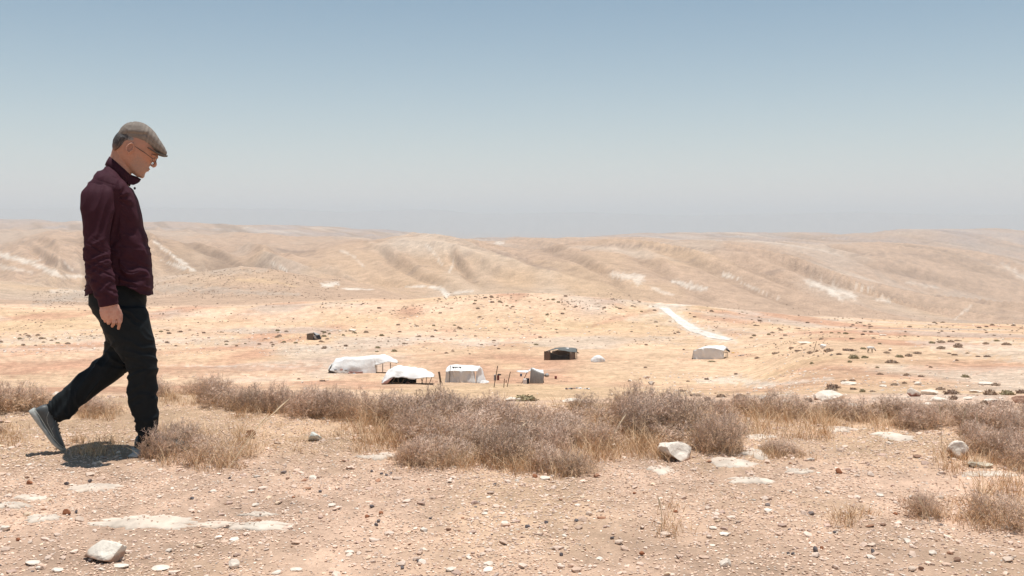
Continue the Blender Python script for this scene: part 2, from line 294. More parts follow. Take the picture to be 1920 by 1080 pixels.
S = [([(1236, 577), (1259, 590), (1280, 605), (1303, 620), (1344, 633), (1380, 639)], (14, 16, 18, 20, 14, 8), c_white, 150, 460, .75), ([(1215, 576), (1245, 573), (1300, 570)], (4, 4), c_white * 1.1, 200, 460, .9), ([(290, 453), (330, 484), (363, 507)], (3, 6), W, 900, 2100, .9), ([(303, 488), (347, 504)], (3, 4), W, 900, 2100, .9),
     ([(0, 478), (60, 493), (107, 514)], (8, 7), W, 600, 1900, .85), ([(105, 517), (170, 520)], (6, 5), W, 500, 1900, .8), ([(95, 546), (165, 545)], (5, 4), W, 430, 1900, .55),
     ([(0, 500), (60, 510)], (7, 4), W, 500, 1900, .5), ([(120, 493), (138, 508)], (2, 2), W, 600, 1900, .7), ([(62, 490), (80, 486)], (3, 3), W, 600, 1900, .7),
     ([(505, 492), (520, 497), (537, 509)], (3, 4), W, 600, 1900, .95), ([(606, 535), (632, 532)], (7, 6), W, 430, 1100, .95), ([(640, 541), (700, 543)], (3, 2), W, 430, 1100, .95),
     ([(760, 538), (805, 537), (828, 542), (838, 556)], (2, 4, 7, 6), W, 300, 1500, 1.0), ([(838, 551), (885, 546)], (4, 4), W, 430, 1500, .8),
     ([(798, 458), (815, 475), (829, 497)], (3, 3), W, 1000, 2100, .6), ([(852, 488), (842, 511)], (4, 3), W, 1000, 2100, .6), ([(640, 470), (662, 480), (682, 500)], (4, 3), W, 1000, 2100, .55),
     ([(930, 455), (945, 455)], (4, 3), W, 1900, 4000, .9),
     ([(1150, 515), (1200, 522), (1195, 532)], (10, 12, 8), W, 900, 2100, .7), ([(1262, 527), (1300, 537), (1325, 541)], (6, 10, 4), W, 900, 2100, .9),
     ([(1225, 540), (1260, 553)], (6, 6), W, 900, 2100, .6), ([(1355, 515), (1390, 524)], (5, 4), W, 900, 2100, .9), ([(1390, 530), (1460, 560)], (2, 3), W, 900, 2100, .5),
     ([(1515, 530), (1600, 555)], (8, 9), W, 900, 3200, .75), ([(1600, 535), (1630, 545)], (8, 8), W, 900, 3200, .7), ([(1640, 560), (1668, 566)], (5, 4), W, 900, 3200, .7), ([(1560, 548), (1580, 562)], (9, 7), W, 900, 3200, .7),
     ([(1880, 495), (1920, 520)], (6, 8), W, 900, 3200, .5), ([(1700, 530), (1760, 540)], (6, 4), W, 900, 3200, .4),
     ([(1820, 575), (1800, 590), (1790, 600)], (3, 3), W, 400, 3200, .6),
     # rock bands
     ([(935, 474), (985, 486), (1003, 500), (1042, 506)], (4, 8, 9, 3), c_dark, 1000, 2600, .55), ([(1090, 470), (1130, 461), (1200, 460)], (3, 3), c_dark, 1000, 2600, .7),
     ([(1200, 460), (1240, 468), (1300, 465), (1340, 470)], (3, 4), c_dark, 1000, 2600, .7), ([(1340, 465), (1420, 474), (1480, 488), (1530, 507)], (5, 4), c_dark, 1000, 2600, .45),
     ([(520, 468), (560, 473), (590, 470)], (4, 4), c_dark, 1000, 2600, .55), ([(470, 466), (520, 478)], (2, 2), c_dark, 1000, 2600, .4), ([(650, 453), (740, 451), (832, 456)], (2, 2), c_dark, 1000, 2600, .4),
     ([(860, 458), (960, 482)], (3, 2), c_dark, 1000, 2600, .35),
     ([(1670, 475), (1760, 482), (1860, 492)], (5, 5), c_dark, 1500, 4000, .35), ([(1780, 455), (1920, 470)], (8, 8), c_grey * .8, 1500, 6000, .35),
     ([(1640, 505), (1760, 525), (1840, 530)], (7, 7), c_dark, 900, 4000, .22), ([(280, 455), (330, 452)], (3, 3), c_dark, 900, 2600, .3),
     # dotted stony hillsides
     ([(60, 572), (160, 552), (290, 537), (420, 545), (560, 552)], (6, 16, 16, 10, 4), c_grey * .85, 400, 1100, .6), ([(400, 510), (500, 508)], (9, 6), c_grey * .85, 600, 1100, .5),
     # red and white ground
     ([(1110, 612), (1160, 597), (1235, 580)], (5, 9, 3), c_red * .98, 150, 419, .8), ([(700, 673), (780, 668), (840, 662)], (4, 3), c_red * .9, 100, 300, .7), ([(640, 660), (740, 652), (850, 640)], (4, 4), c_red, 100, 300, .5),
     ([(0, 690), (150, 690), (320, 693), (600, 690)], (22, 24, 24, 12), c_red, 60, 200, .75), ([(0, 668), (120, 660), (330, 662)], (5, 4), c_red, 60, 300, .5),
     ([(0, 640), (200, 636), (420, 640), (620, 655)], (12, 14, 14, 8), c_grey * 1.3, 100, 300, .6), ([(0, 655), (300, 652)], (5, 4), c_white, 100, 300, .45),
     ([(300, 686), (560, 688)], (2, 2), c_white, 60, 300, .6), ([(840, 650), (900, 640), (1010, 630)], (10, 12, 8), c_pink, 100, 300, .6),
     ([(780, 633), (930, 643)], (10, 12), c_grey * 1.3, 100, 300, .55),
     ([(1700, 640), (1780, 650), (1860, 655), (1960, 665)], (3, 16, 28, 30), c_grey * 1.35, 60, 300, .65), ([(1500, 622), (1620, 628), (1700, 625)], (5, 10, 4), c_red, 60, 300, .6),
     ([(1450, 695), (1600, 690), (1660, 692)], (3, 5, 2), c_red, 30, 200, .6), ([(1700, 690), (1820, 692), (1920, 685)], (8, 14, 14), c_red * 1.1, 30, 200, .55),
     ([(1310, 715), (1380, 712), (1450, 722)], (8, 14, 8), c_white * .95, 20, 160, .7), ([(1420, 724), (1500, 716), (1560, 710)], (5, 5), c_white * .95, 20, 160, .6), ([(1380, 745), (1480, 740)], (6, 8), c_white * .95, 8, 160, .5),
     ([(1640, 745), (1760, 745), (1880, 745)], (12, 12), c_white * .9, 8, 160, .45), ([(730, 712), (820, 716)], (6, 5), c_red * 1.05, 60, 200, .8), ([(900, 690), (1000, 700), (1060, 706)], (6, 8, 4), c_red * 1.15, 60, 200, .4),
     ([(1370, 664), (1420, 668)], (5, 4), c_red * 1.1, 60, 250, .6), ([(1085, 668), (1180, 675)], (6, 4), c_red * 1.15, 60, 250, .4), ([(1272, 674), (1300, 673)], (4, 3), c_red * 1.1, 60, 250, .6),
     ([(600, 590), (760, 600), (900, 590)], (14, 16, 10), c_gold * 1.03, 150, 419, .5), ([(330, 600), (500, 612), (700, 600)], (10, 12), c_gold * 1.03, 150, 419, .5),
     ([(430, 522), (500, 527), (560, 538)], (4, 8, 3), c_gold, 400, 1100, .7)]
for i, s in enumerate(S): stroke(*s, seed=i)
# clustered colour grain
gr = np.clip(1 + .10 * noise(XX / .05, DD / .07, s=41) * (DD < 9) + .20 * fbm(XX / (DD * .005), np.log(DD) * 110, s=42, o=4) * (DD > 9) * (1 - .5 * smooth(500, 1200, DD)), .6, 1.4)
C = C * gr[..., None]

def dirt_material():
    m, n, l, b = new_mat('desert_soil', (.5, .4, .3), .97, .05)
    a = n.new('ShaderNodeAttribute'); a.attribute_name = 'tint'
    geo = n.new('ShaderNodeNewGeometry'); out = a.outputs['Color']
    def nz(sc, det=5, ro=.6):
        t = n.new('ShaderNodeTexNoise'); t.inputs['Scale'].default_value = sc; t.inputs['Detail'].default_value = det; t.inputs['Roughness'].default_value = ro
        l.new(geo.outputs['Position'], t.inputs['Vector']); return t.outputs[0]
    def rng_(x, a0, a1, b0, b1):
        r = n.new('ShaderNodeMapRange'); r.inputs[1].default_value = a0; r.inputs[2].default_value = a1; r.inputs[3].default_value = b0; r.inputs[4].default_value = b1
        l.new(x, r.inputs[0]); return r.outputs[0]
    for sc, lo, hi, v0, v1 in ((55, .3, .7, .86, 1.16), (9, .3, .7, .90, 1.10), (2.2, .35, .65, .88, 1.12), (.55, .35, .65, .82, 1.18), (.06, .35, .65, .88, 1.12)):
        vm = n.new('ShaderNodeVectorMath'); vm.operation = 'SCALE'; l.new(out, vm.inputs[0]); l.new(rng_(nz(sc), lo, hi, v0, v1), vm.inputs['Scale']); out = vm.outputs[0]
    l.new(out, b.inputs['Base Color'])
    bp = n.new('ShaderNodeBump'); bp.inputs['Strength'].default_value = .7; bp.inputs['Distance'].default_value = .03
    l.new(nz(70, 8, .7), bp.inputs['Height'])
    bp2 = n.new('ShaderNodeBump'); bp2.inputs['Strength'].default_value = .8; bp2.inputs['Distance'].default_value = .35
    l.new(nz(1.1, 6, .7), bp2.inputs['Height']); l.new(bp.outputs[0], bp2.inputs['Normal'])
    bp3 = n.new('ShaderNodeBump'); bp3.inputs['Strength'].default_value = .8; bp3.inputs['Distance'].default_value = 5.0
    l.new(nz(.035, 7, .65), bp3.inputs['Height']); l.new(bp2.outputs[0], bp3.inputs['Normal'])
    # coarse relief must not disturb the ground at our feet
    cd = n.new('ShaderNodeVectorMath'); cd.operation = 'LENGTH'; l.new(geo.outputs['Position'], cd.inputs[0])
    l.new(rng_(cd.outputs['Value'], 8, 25, 0, .8), bp2.inputs['Strength']); l.new(rng_(cd.outputs['Value'], 200, 900, 0, .8), bp3.inputs['Strength'])
    l.new(bp3.outputs[0], b.inputs['Normal'])
    return m
M_dirt = dirt_material()
def strip(name, i0, i1, label):
    nr = i1 - i0 + 1; nc = len(UG)
    V = np.stack([XX[i0:i1 + 1], DD[i0:i1 + 1], ZZ[i0:i1 + 1]], -1).reshape(-1, 3)
    idx = np.arange(nr * nc).reshape(nr, nc)
    Q = np.stack([idx[:-1, :-1], idx[:-1, 1:], idx[1:, 1:], idx[1:, :-1]], -1).reshape(-1, 4)
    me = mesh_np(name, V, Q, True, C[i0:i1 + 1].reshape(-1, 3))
    o = link_mesh(name, me, M_dirt); tag(o, label, kind='structure'); return o
ix = lambda d: int(np.argmin(np.abs(DGR - d)))
strip('ground', 0, ix(8.5), 'pale pinkish stony ground the man walks on')
strip('valley', ix(8.5), ix(425), 'golden and reddish valley floor holding the camp')
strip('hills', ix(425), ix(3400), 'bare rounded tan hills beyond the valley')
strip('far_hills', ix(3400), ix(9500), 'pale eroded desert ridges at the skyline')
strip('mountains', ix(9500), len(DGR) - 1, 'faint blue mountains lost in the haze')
# the plateau goes on behind and beside the camera
y1 = float(DGR[0]); xl = float(XX[0, 0]); xr = float(XX[0, -1]); zl = ZG
V = [(-400, -400, zl), (400, -400, zl), (400, y1, zl), (xr, y1, zl), (xl, y1, zl), (-400, y1, zl)]
me = bpy.data.meshes.new('plateau'); me.from_pydata(V, [], [(0, 1, 2, 3, 4, 5)])
a = me.color_attributes.new('tint', 'FLOAT_COLOR', 'POINT'); a.data.foreach_set('color', np.tile(np.array([*c_pink, 1.0], dtype=np.float32), 6))
tag(link_mesh('plateau', me, M_dirt), 'the same stony ground going on behind the viewpoint', kind='structure')

# ------------------------------------------------------------------ haze
def haze():
    zb = float(ZZ.min()) - 3.0; zt = max(300.0, float(ZZ.max()) + 20)
    xs = float(np.abs(XX).max()) + 500; ys = 36600.0
    V = [(-xs, -800, zb), (xs, -800, zb), (xs, ys, zb), (-xs, ys, zb), (-xs, -800, zt), (xs, -800, zt), (xs, ys, zt), (-xs, ys, zt)]
    me = bpy.data.meshes.new('haze'); me.from_pydata(V, [], [(0, 3, 2, 1), (4, 5, 6, 7), (0, 1, 5, 4), (1, 2, 6, 5), (2, 3, 7, 6), (3, 0, 4, 7)])
    m = bpy.data.materials.new('haze'); m.use_nodes = True; m.node_tree.nodes.clear()
    o_ = m.node_tree.nodes.new('ShaderNodeOutputMaterial'); pv = m.node_tree.nodes.new('ShaderNodeVolumePrincipled')
    pv.inputs['Color'].default_value = (.74, .78, .80, 1); pv.inputs['Density'].default_value = HAZE_DENS; pv.inputs['Anisotropy'].default_value = 0.0
    m.node_tree.links.new(pv.outputs[0], o_.inputs['Volume'])
    tag(link_mesh('haze', me, m), 'pale dusty haze over the whole desert', kind='stuff')
haze()
print('terrain', round(time.time() - T0, 1))
# ------------------------------------------------------------------ labels that single a thing out
LAND = [("the walking man's raised shoe", 85, 800), ("the walking man's front foot", 270, 845), ('the long white tent', 680, 685), ('the low open white canopy', 765, 705),
        ('the boxy white tent', 870, 702), ('the grey sheet shack', 1006, 705), ('the black cloth tent', 1052, 664), ('the small white heap', 1122, 672),
        ('the barrel tent', 1332, 662), ('the big pale rock at the shrubs', 1270, 842), ('the white dirt road', 1300, 605), ('the grazing goat', 1632, 652),
        ('the capped boulder', 1715, 733), ('the white outcrop', 1560, 740), ('the big white rock at lower left', 195, 1033), ('the right edge of the view', 1900, 800),
        ('the long flat bedrock slab', 300, 975), ('the distant grey hut', 590, 631), ('the pale stone at the right shrubs', 1800, 838), ('the middle of the shrub row', 900, 790),
        ('the lower right corner', 1880, 1050), ('the lower middle edge of the view', 960, 1060), ('the pale junk heap by the shack', 1083, 728), ('the bare ground in the centre', 700, 940),
        ('the left edge of the view', 10, 720), ('the far dry valley', 1850, 650)]
USED = {}
ORD = ['', 'second ', 'third ', 'fourth ', 'fifth ', 'sixth ', 'seventh ', 'eighth ', 'ninth ', 'tenth ', 'eleventh ', 'twelfth ', 'thirteenth ', 'fourteenth ', 'fifteenth ']
def where(u, v, desc):
    """desc like 'grey dwarf shrub' -> unique label by nearest landmark"""
    best = sorted(LAND, key=lambda L: (L[1] - u) ** 2 + (2.2 * (L[2] - v)) ** 2)
    for n, lu, lv in best[:4]:
        du, dv = u - lu, (v - lv) * 2.2
        dirs = []
        if abs(du) > abs(dv): dirs = ['to the right of' if du > 0 else 'to the left of']
        else: dirs = ['in front of' if dv > 0 else 'behind']
        key = (desc, dirs[0], n)
        k = USED.get(key, 0)
        if k < 3 or (n, lu, lv) == best[3]:
            USED[key] = k + 1
            return '%s%s %s %s' % (ORD[min(k, 14)] , desc, dirs[0], n)
    return desc

# ------------------------------------------------------------------ stones
def ico(sub):
    import bmesh
    bm = bmesh.new(); bmesh.ops.create_icosphere(bm, subdivisions=sub, radius=1.0)
    V = np.array([v.co[:] for v in bm.verts]); Fc = np.array([[v.index for v in f.verts] for f in bm.faces]); bm.free(); return V, Fc
ICO1 = ico(1); ICO2 = ico(2); ICO4 = ico(4); ICO3 = ico(3)
def rock_shape(base, seed, cuts=9, flat=.6, rough=.05):
    V, Fc = base; r = np.random.default_rng(seed); V = V.copy()
    for i in range(cuts):
        n = r.normal(size=3); n /= np.linalg.norm(n); h = r.uniform(.45, .85)
        s = V @ n; V = V - np.where(s > h, s - h, 0)[:, None] * n
    V = V * (1 + rough * fbm(V[:, 0] * 2.5, V[:, 1] * 2.5, V[:, 2] * 2.5, s=seed, o=4)[:, None])
    V[:, 2] *= flat; return V, Fc
def stone_mat(): return noisy('stone', (.5, .45, .4), var=.18, scale=14, rough=.95, bump=.5, bscale=40, attr='tint', dist=.01)
M_stone = stone_mat()
PAL = [(.64, .475, .375), (.68, .53, .43), (.58, .41, .31), (.74, .64, .54), (.50, .35, .28), (.20, .16, .145), (.36, .19, .12), (.66, .50, .36)]
PW = np.array([.27, .24, .2, .07, .12, .012, .02, .05]); PW /= PW.sum()
def scatter_stones(name, label, X, Y, r, cols, variants=14, base=ICO1, sink=.25, seed=3, lift=None):
    g = np.random.default_rng(seed); Z = zat(X, Y) if lift is None else lift
    shapes = [rock_shape(base, seed * 100 + i, cuts=5, flat=.62, rough=.12) for i in range(variants)]
    n = len(X); nv = len(base[0]); pick = g.integers(0, variants, n); SV = np.stack([s[0] for s in shapes])[pick]
    SV = SV * np.stack([g.uniform(.8, 1.35, n), g.uniform(.7, 1.1, n), g.uniform(.5, .95, n)], -1)[:, None]
    a = g.uniform(0, 6.283, n); ca, sa = np.cos(a), np.sin(a)
    t = g.normal(0, .25, n); x, y, z = SV[..., 0], SV[..., 1], SV[..., 2]
    z, y = z + t[:, None] * y, y - t[:, None] * z
    x, y = x * ca[:, None] - y * sa[:, None], x * sa[:, None] + y * ca[:, None]
    V = np.stack([x, y, z], -1) * r[:, None, None]; V[..., 0] += X[:, None]; V[..., 1] += Y[:, None]; V[..., 2] += (Z + r * (.62 * .5 - sink * .6))[:, None]
    Fc = (base[1][None] + (np.arange(n) * nv)[:, None, None]).reshape(-1, 3)
    me = mesh_np(name, V.reshape(-1, 3), Fc, False, np.repeat(cols, nv, 0)); return tag(link_mesh(name, me, M_stone), label, kind='stuff')
def palcols(n, g, w=PW, pal=PAL, v=.12):
    c = np.array(pal)[g.choice(len(pal), n, p=w)]; return c * (1 + g.normal(0, v, (n, 1))).clip(.6, 1.4)
iv8 = np.array([(1, 0, 0), (-1, 0, 0), (0, 1, 0), (0, -1, 0), (0, 0, 1), (0, 0, -1.0)]); OCT = (iv8, np.array([(0, 2, 4), (2, 1, 4), (1, 3, 4), (3, 0, 4), (2, 0, 5), (1, 2, 5), (3, 1, 5), (0, 3, 5)]))
n = 108000; Y = np.sqrt(rng.uniform(3.0 ** 2, 6.8 ** 2, n)); X = rng.uniform(-.66, .66, n) * Y
keep = fbm(X / .35, Y / .35, s=77, o=4) - .6 * smooth(5.4, 6.4, Y) + rng.uniform(-.5, .5, n) > -.22; X, Y = X[keep], Y[keep]; n = len(X)
r = rng.uniform(.0028, .0075, n); sc_ = np.array([(.70, .495, .37), (.74, .55, .42), (.62, .42, .305), (.76, .63, .52), (.46, .30, .22)])
scatter_stones('fine_gravel', 'fine sharp pinkish rubble covering the near soil', X, Y, r, palcols(n, rng, np.array([.34, .26, .22, .10, .08]), sc_, .14), base=OCT, seed=4, sink=.0)
n = 39000; Y = np.sqrt(rng.uniform(3.0 ** 2, 7.2 ** 2, n)); X = rng.uniform(-.66, .66, n) * Y
dens = fbm(X / .5, Y / .5, s=71, o=4) - .5 * smooth(5.2, 6.2, Y); keep = dens + rng.uniform(-.5, .5, n) > -.28; X, Y = X[keep], Y[keep]; n = len(X)
r = .0042 * (1 - rng.uniform(0, 1, n)) ** (-1 / 2.6); r = np.minimum(r, .021)
scatter_stones('gravel', 'pink and beige limestone chips strewn over the near ground', X, Y, r, palcols(n, rng))
# mid-distance loose stone speckle on the valley floor
def band(n, boxes):
    out = []
    tot = sum(b[4] for b in boxes)
    for u0, u1, v0, v1, w in boxes:
        k = int(n * w / tot); out.append(np.stack([rng.uniform(u0, u1, k), rng.uniform(v0, v1, k)], 1))
    return np.concatenate(out)
uv = band(5200, [(-40, 640, 620, 668, 5), (290, 640, 700, 745, .6), (600, 1000, 590, 660, 3), (900, 1240, 560, 640, 2), (1230, 1960, 600, 700, 3), (1180, 1560, 690, 745, 3), (1440, 1960, 700, 765, 5), (640, 1500, 735, 760, 1)])
H = hits(uv[:, 0], uv[:, 1]); m = (H[:, 1] > 9) & (H[:, 1] < 440) & (fbm(H[:, 0] / 7, H[:, 1] / 12, s=72, o=3) + rng.uniform(-.3, .3, len(H)) > -.05)
H = H[m]; n = len(H); r = H[:, 1] / F * rng.uniform(.6, 2.3, n) ** 1.4
scatter_stones('scattered_stones', 'pale stones speckling the valley floor', H[:, 0], H[:, 1], r, palcols(n, rng, np.array([.1, .2, .1, .5, .06, .01, .01, .02]) / 1.0), seed=5)

def place_rock(name, cat, u, v, w, h, col, label, seed, base=ICO3, cuts=12, group=None, cap=None, rot=None, v_is_base=True, tilt=0.0, parts=False):
    """a rock of its own, w x h photo pixels at the ground point seen at (u,v)"""
    p = hit(u, v - h * .12 if v_is_base else v); s = p.y / F
    V, Fc = rock_shape(base, seed, cuts=cuts, flat=1.0, rough=.13)
    V = V / np.abs(V).max(0); a = (seed * 1.7) % 6.28 if rot is None else rot
    # widest across the view after turning
    V = V * np.array([w * s / 2, w * s / 2 * .75, h * s / 2]) 
    if tilt: c, sn = math.cos(tilt), math.sin(tilt); x, z = V[:, 0].copy(), V[:, 2].copy(); V[:, 0] = x * c + z * sn; V[:, 2] = -x * sn + z * c
    cols = np.tile(np.array(col), (len(V), 1)) * (1 + .08 * fbm(V[:, 0] / (w * s) * 6, V[:, 1] / (w * s) * 6, V[:, 2] / (w * s) * 6, s=seed)[:, None])
    if cap is not None:
        zz = V[:, 2] / (h * s / 2) + .3 * noise(V[:, 0] / (w * s) * 5, V[:, 1] / (w * s) * 5, s=seed)
        mm = smooth(-.15, .1, zz)[:, None]; cols = np.array(cap[0]) * (1 - mm) + cols * mm
    me = mesh_np(name, V, Fc, False, cols); o = link_mesh(name, me, M_stone, loc=(p.x, p.y, p.z + h * s * .30)); o.rotation_euler = (0, 0, 0)
    return tag(o, label, cat, group)
WHT = (.72, .62, .52); RUST = (.33, .14, .075); DKG = (.15, .13, .13); BEI = (.62, .48, .38); BRN = (.28, .17, .12)
st = [(55, 910, 14, 9, RUST), (125, 966, 19, 13, RUST), (124, 911, 12, 8, DKG), (168, 908, 9, 7, DKG), (143, 966, 9, 8, DKG), (35, 1015, 13, 8, RUST), (150, 978, 20, 14, BEI), (227, 1067, 30, 10, WHT), (60, 1060, 30, 10, WHT), (10, 998, 20, 16, WHT),
      (168, 893, 20, 10, BEI), (226, 1052, 15, 10, BEI), (440, 1068, 23, 24, WHT), (300, 1070, 36, 10, WHT), (107, 1072, 24, 9, WHT), (75, 1067, 16, 9, WHT), (1573, 893, 16, 13, RUST), (1267, 964, 11, 7, RUST), (1203, 1046, 15, 10, RUST), (1052, 1045, 10, 8, DKG),
      (1328, 958, 15, 11, BEI), (1360, 1065, 24, 22, WHT), (1634, 1026, 18, 12, BEI), (1530, 1038, 14, 15, DKG), (1541, 1033, 9, 9, RUST), (1636, 1040, 10, 12, DKG), (1487, 1043, 9, 8, DKG), (1480, 998, 9, 7, DKG), (1565, 1001, 8, 7, DKG), (1478, 1044, 8, 7, DKG),
      (1720, 859, 16, 9, BRN), (1682, 853, 11, 7, BEI), (1712, 1073, 18, 15, BEI), (1728, 1074, 12, 13, BRN), (1795, 1057, 14, 13, BRN), (1890, 1056, 20, 14, BEI), (1700, 1020, 16, 12, WHT), (1750, 1040, 16, 12, WHT), (1655, 988, 12, 9, BRN), (1678, 967, 12, 6, RUST),
      (697, 956, 11, 7, DKG), (710, 983, 9, 7, DKG), (705, 988, 10, 8, DKG), (714, 968, 11, 8, RUST), (754, 1069, 9, 8, DKG), (785, 1056, 9, 8, DKG), (807, 977, 8, 6, DKG), (841, 1000, 10, 8, BRN), (928, 914, 8, 6, DKG), (655, 1040, 18, 8, WHT),
      (697, 887, 8, 6, DKG), (715, 892, 9, 5, DKG), (724, 894, 8, 5, DKG), (733, 893, 7, 5, DKG), (600, 925, 9, 6, DKG), (622, 952, 15, 9, WHT), (635, 958, 13, 9, WHT), (610, 933, 11, 8, WHT), (1105, 967, 15, 11, BEI), (1081, 983, 11, 8, DKG),
      (1024, 983, 11, 7, DKG), (989, 991, 12, 8, DKG), (1148, 1014, 10, 8, DKG), (1250, 1009, 24, 11, BEI), (1236, 986, 10, 8, WHT), (1336, 996, 18, 8, WHT), (688, 972, 14, 7, RUST), (1190, 929, 9, 6, RUST), (910, 965, 14, 8, WHT), (1003, 899, 12, 9, RUST),
      (1020, 902, 24, 7, WHT), (1160, 1024, 18, 12, BEI), (1330, 1010, 12, 8, BEI), (1410, 1060, 9, 7, BEI), (905, 1045, 13, 9, BEI), (915, 1060, 20, 9, WHT), (845, 1073, 20, 12, WHT), (960, 1030, 14, 9, BEI), (520, 1076, 24, 9, WHT), (555, 1074, 24, 9, WHT),
      (400, 925, 14, 8, WHT), (470, 925, 16, 8, WHT), (300, 935, 12, 8, WHT), (250, 905, 10, 6, BEI), (340, 900, 9, 7, BEI), (430, 900, 8, 6, DKG), (360, 940, 10, 6, DKG), (60, 880, 9, 6, BEI), (480, 950, 16, 9, WHT), (540, 900, 9, 6, BRN)]
cn = {WHT: 'chalk white', RUST: 'rust brown', DKG: 'dark grey', BEI: 'beige', BRN: 'brown'}
for i, (u, v, w, h, c) in enumerate(st):
    place_rock('stone', 'stone', u, v, w * (.85 if c == DKG or c == RUST else 1), h * (1 if c == DKG or c == RUST else .8), c, where(u, v, cn[c] + ' stone'), 300 + i, base=ICO2, cuts=8, group='loose stones on the near ground')
# rocks that stand out
place_rock('rock', 'rock', 196, 1056, 84, 46, (.70, .63, .54), 'big pale angular limestone rock on bare ground at lower left', 11, base=ICO4, cuts=16, cap=((.45, .3, .22),))
place_rock('rock', 'rock', 1270, 868, 76, 50, (.76, .67, .57), 'pale block shaped rock with reddish brown foot against the shrubs', 23, base=ICO4, cuts=12, cap=((.36, .18, .10),), tilt=.30).location.z -= .02
place_rock('rock', 'rock', 1802, 866, 50, 44, (.76, .66, .56), 'pale stone with brown foot half buried in the right hand shrubs', 26, base=ICO4, cuts=14, cap=((.35, .2, .12),))
place_rock('rock', 'rock', 1836, 880, 46, 15, (.50, .43, .33), 'flat tan stone below the shrubs at the right', 29, base=ICO4, cuts=10)
place_rock('rock', 'rock', 588, 831, 32, 22, (.56, .56, .50), 'pale greenish grey rock in dry grass left of the shrub row', 31, base=ICO4, cuts=12)
place_rock('rock', 'rock', 254, 858, 26, 11, (.55, .52, .48), "small smooth grey stone just left of the man's planted foot", 33, base=ICO3, cuts=8)
place_rock('rock', 'rock', 104, 745, 16, 14, WHT, 'white stone seen behind the trouser leg of the walking man', 35)
place_rock('rock', 'rock', 470, 826, 20, 20, (.24, .12, .07), 'dark brown stone standing in grass between man and shrub row', 37)
place_rock('rock', 'rock', 1920, 760, 44, 26, (.42, .26, .19), 'reddish brown rock behind the shrubs at the right edge', 38)
far = [(1560, 756, 64, 26, WHT, None, 'white rounded limestone outcrop behind the right shrub row'), (1532, 752, 17, 14, WHT, BRN, 'brown stone with white top left of the rounded outcrop'), (1713, 746, 26, 20, WHT, (.30, .14, .10), 'red brown boulder with white cap on the right slope'),
       (1742, 742, 34, 14, WHT, None, 'white slab leaning beside the capped red boulder'), (1760, 754, 38, 11, WHT, None, 'long low white rock in front of the capped boulder'), (1721, 723, 14, 8, WHT, None, 'small white rock behind the capped red boulder'),
       (1738, 761, 22, 8, WHT, None, 'low white rock just above the shrub row under the capped boulder'), (1591, 722, 30, 8, WHT, None, 'flat white ledge on the slope above the rounded outcrop'), (1657, 726, 16, 5, WHT, None, 'thin white stone between outcrop and capped boulder'),
       (1830, 737, 26, 7, WHT, (.5, .33, .2), 'white topped tan rock between dark shrubs at right'), (1848, 722, 30, 6, WHT, None, 'flat white rock band on the right slope'), (1815, 751, 18, 8, WHT, None, 'small white rock low on the right slope'),
       (1858, 755, 30, 8, WHT, None, 'white rock in front of the two dark shrubs at right'), (1221, 723, 14, 9, WHT, (.35, .28, .24), 'pale stone with dark side on the flat right of the shack'), (1212, 711, 13, 6, BEI, None, 'small beige stone behind the dark sided stone'),
       (1437, 756, 26, 14, (.5, .47, .43), None, 'grey stone half hidden by shrubs at centre right'), (1485, 760, 44, 12, WHT, None, 'broad white rock left of the rounded outcrop'), (1461, 768, 20, 9, WHT, None, 'small white rock nosing out of the shrub row'),
       (1425, 730, 12, 5, WHT, None, 'white chip of rock in the stony patch at centre right'), (1600, 765, 40, 8, WHT, None, 'low white rock at the foot of the rounded outcrop'), (1510, 645, 30, 5, WHT, None, 'white stone line on the rise left of the goat'),
       (960, 753, 40, 8, WHT, None, 'pale rock ledge just behind the middle of the shrub row'), (1080, 755, 60, 7, WHT, None, 'thin white ledge behind the shrub row below the junk heap'), (660, 622, 16, 6, WHT, None, 'white rock on the golden rise above the camp'), (1655, 630, 14, 4, WHT, None, 'white rock far up the right slope')]
for i, (u, v, w, h, c, foot, lab) in enumerate(far):
    place_rock('boulder', 'boulder', u, v, w, h, c, lab, 500 + i, base=ICO3, cuts=10, cap=(foot,) if foot else None, group='boulders on the slopes beyond the shrubs')

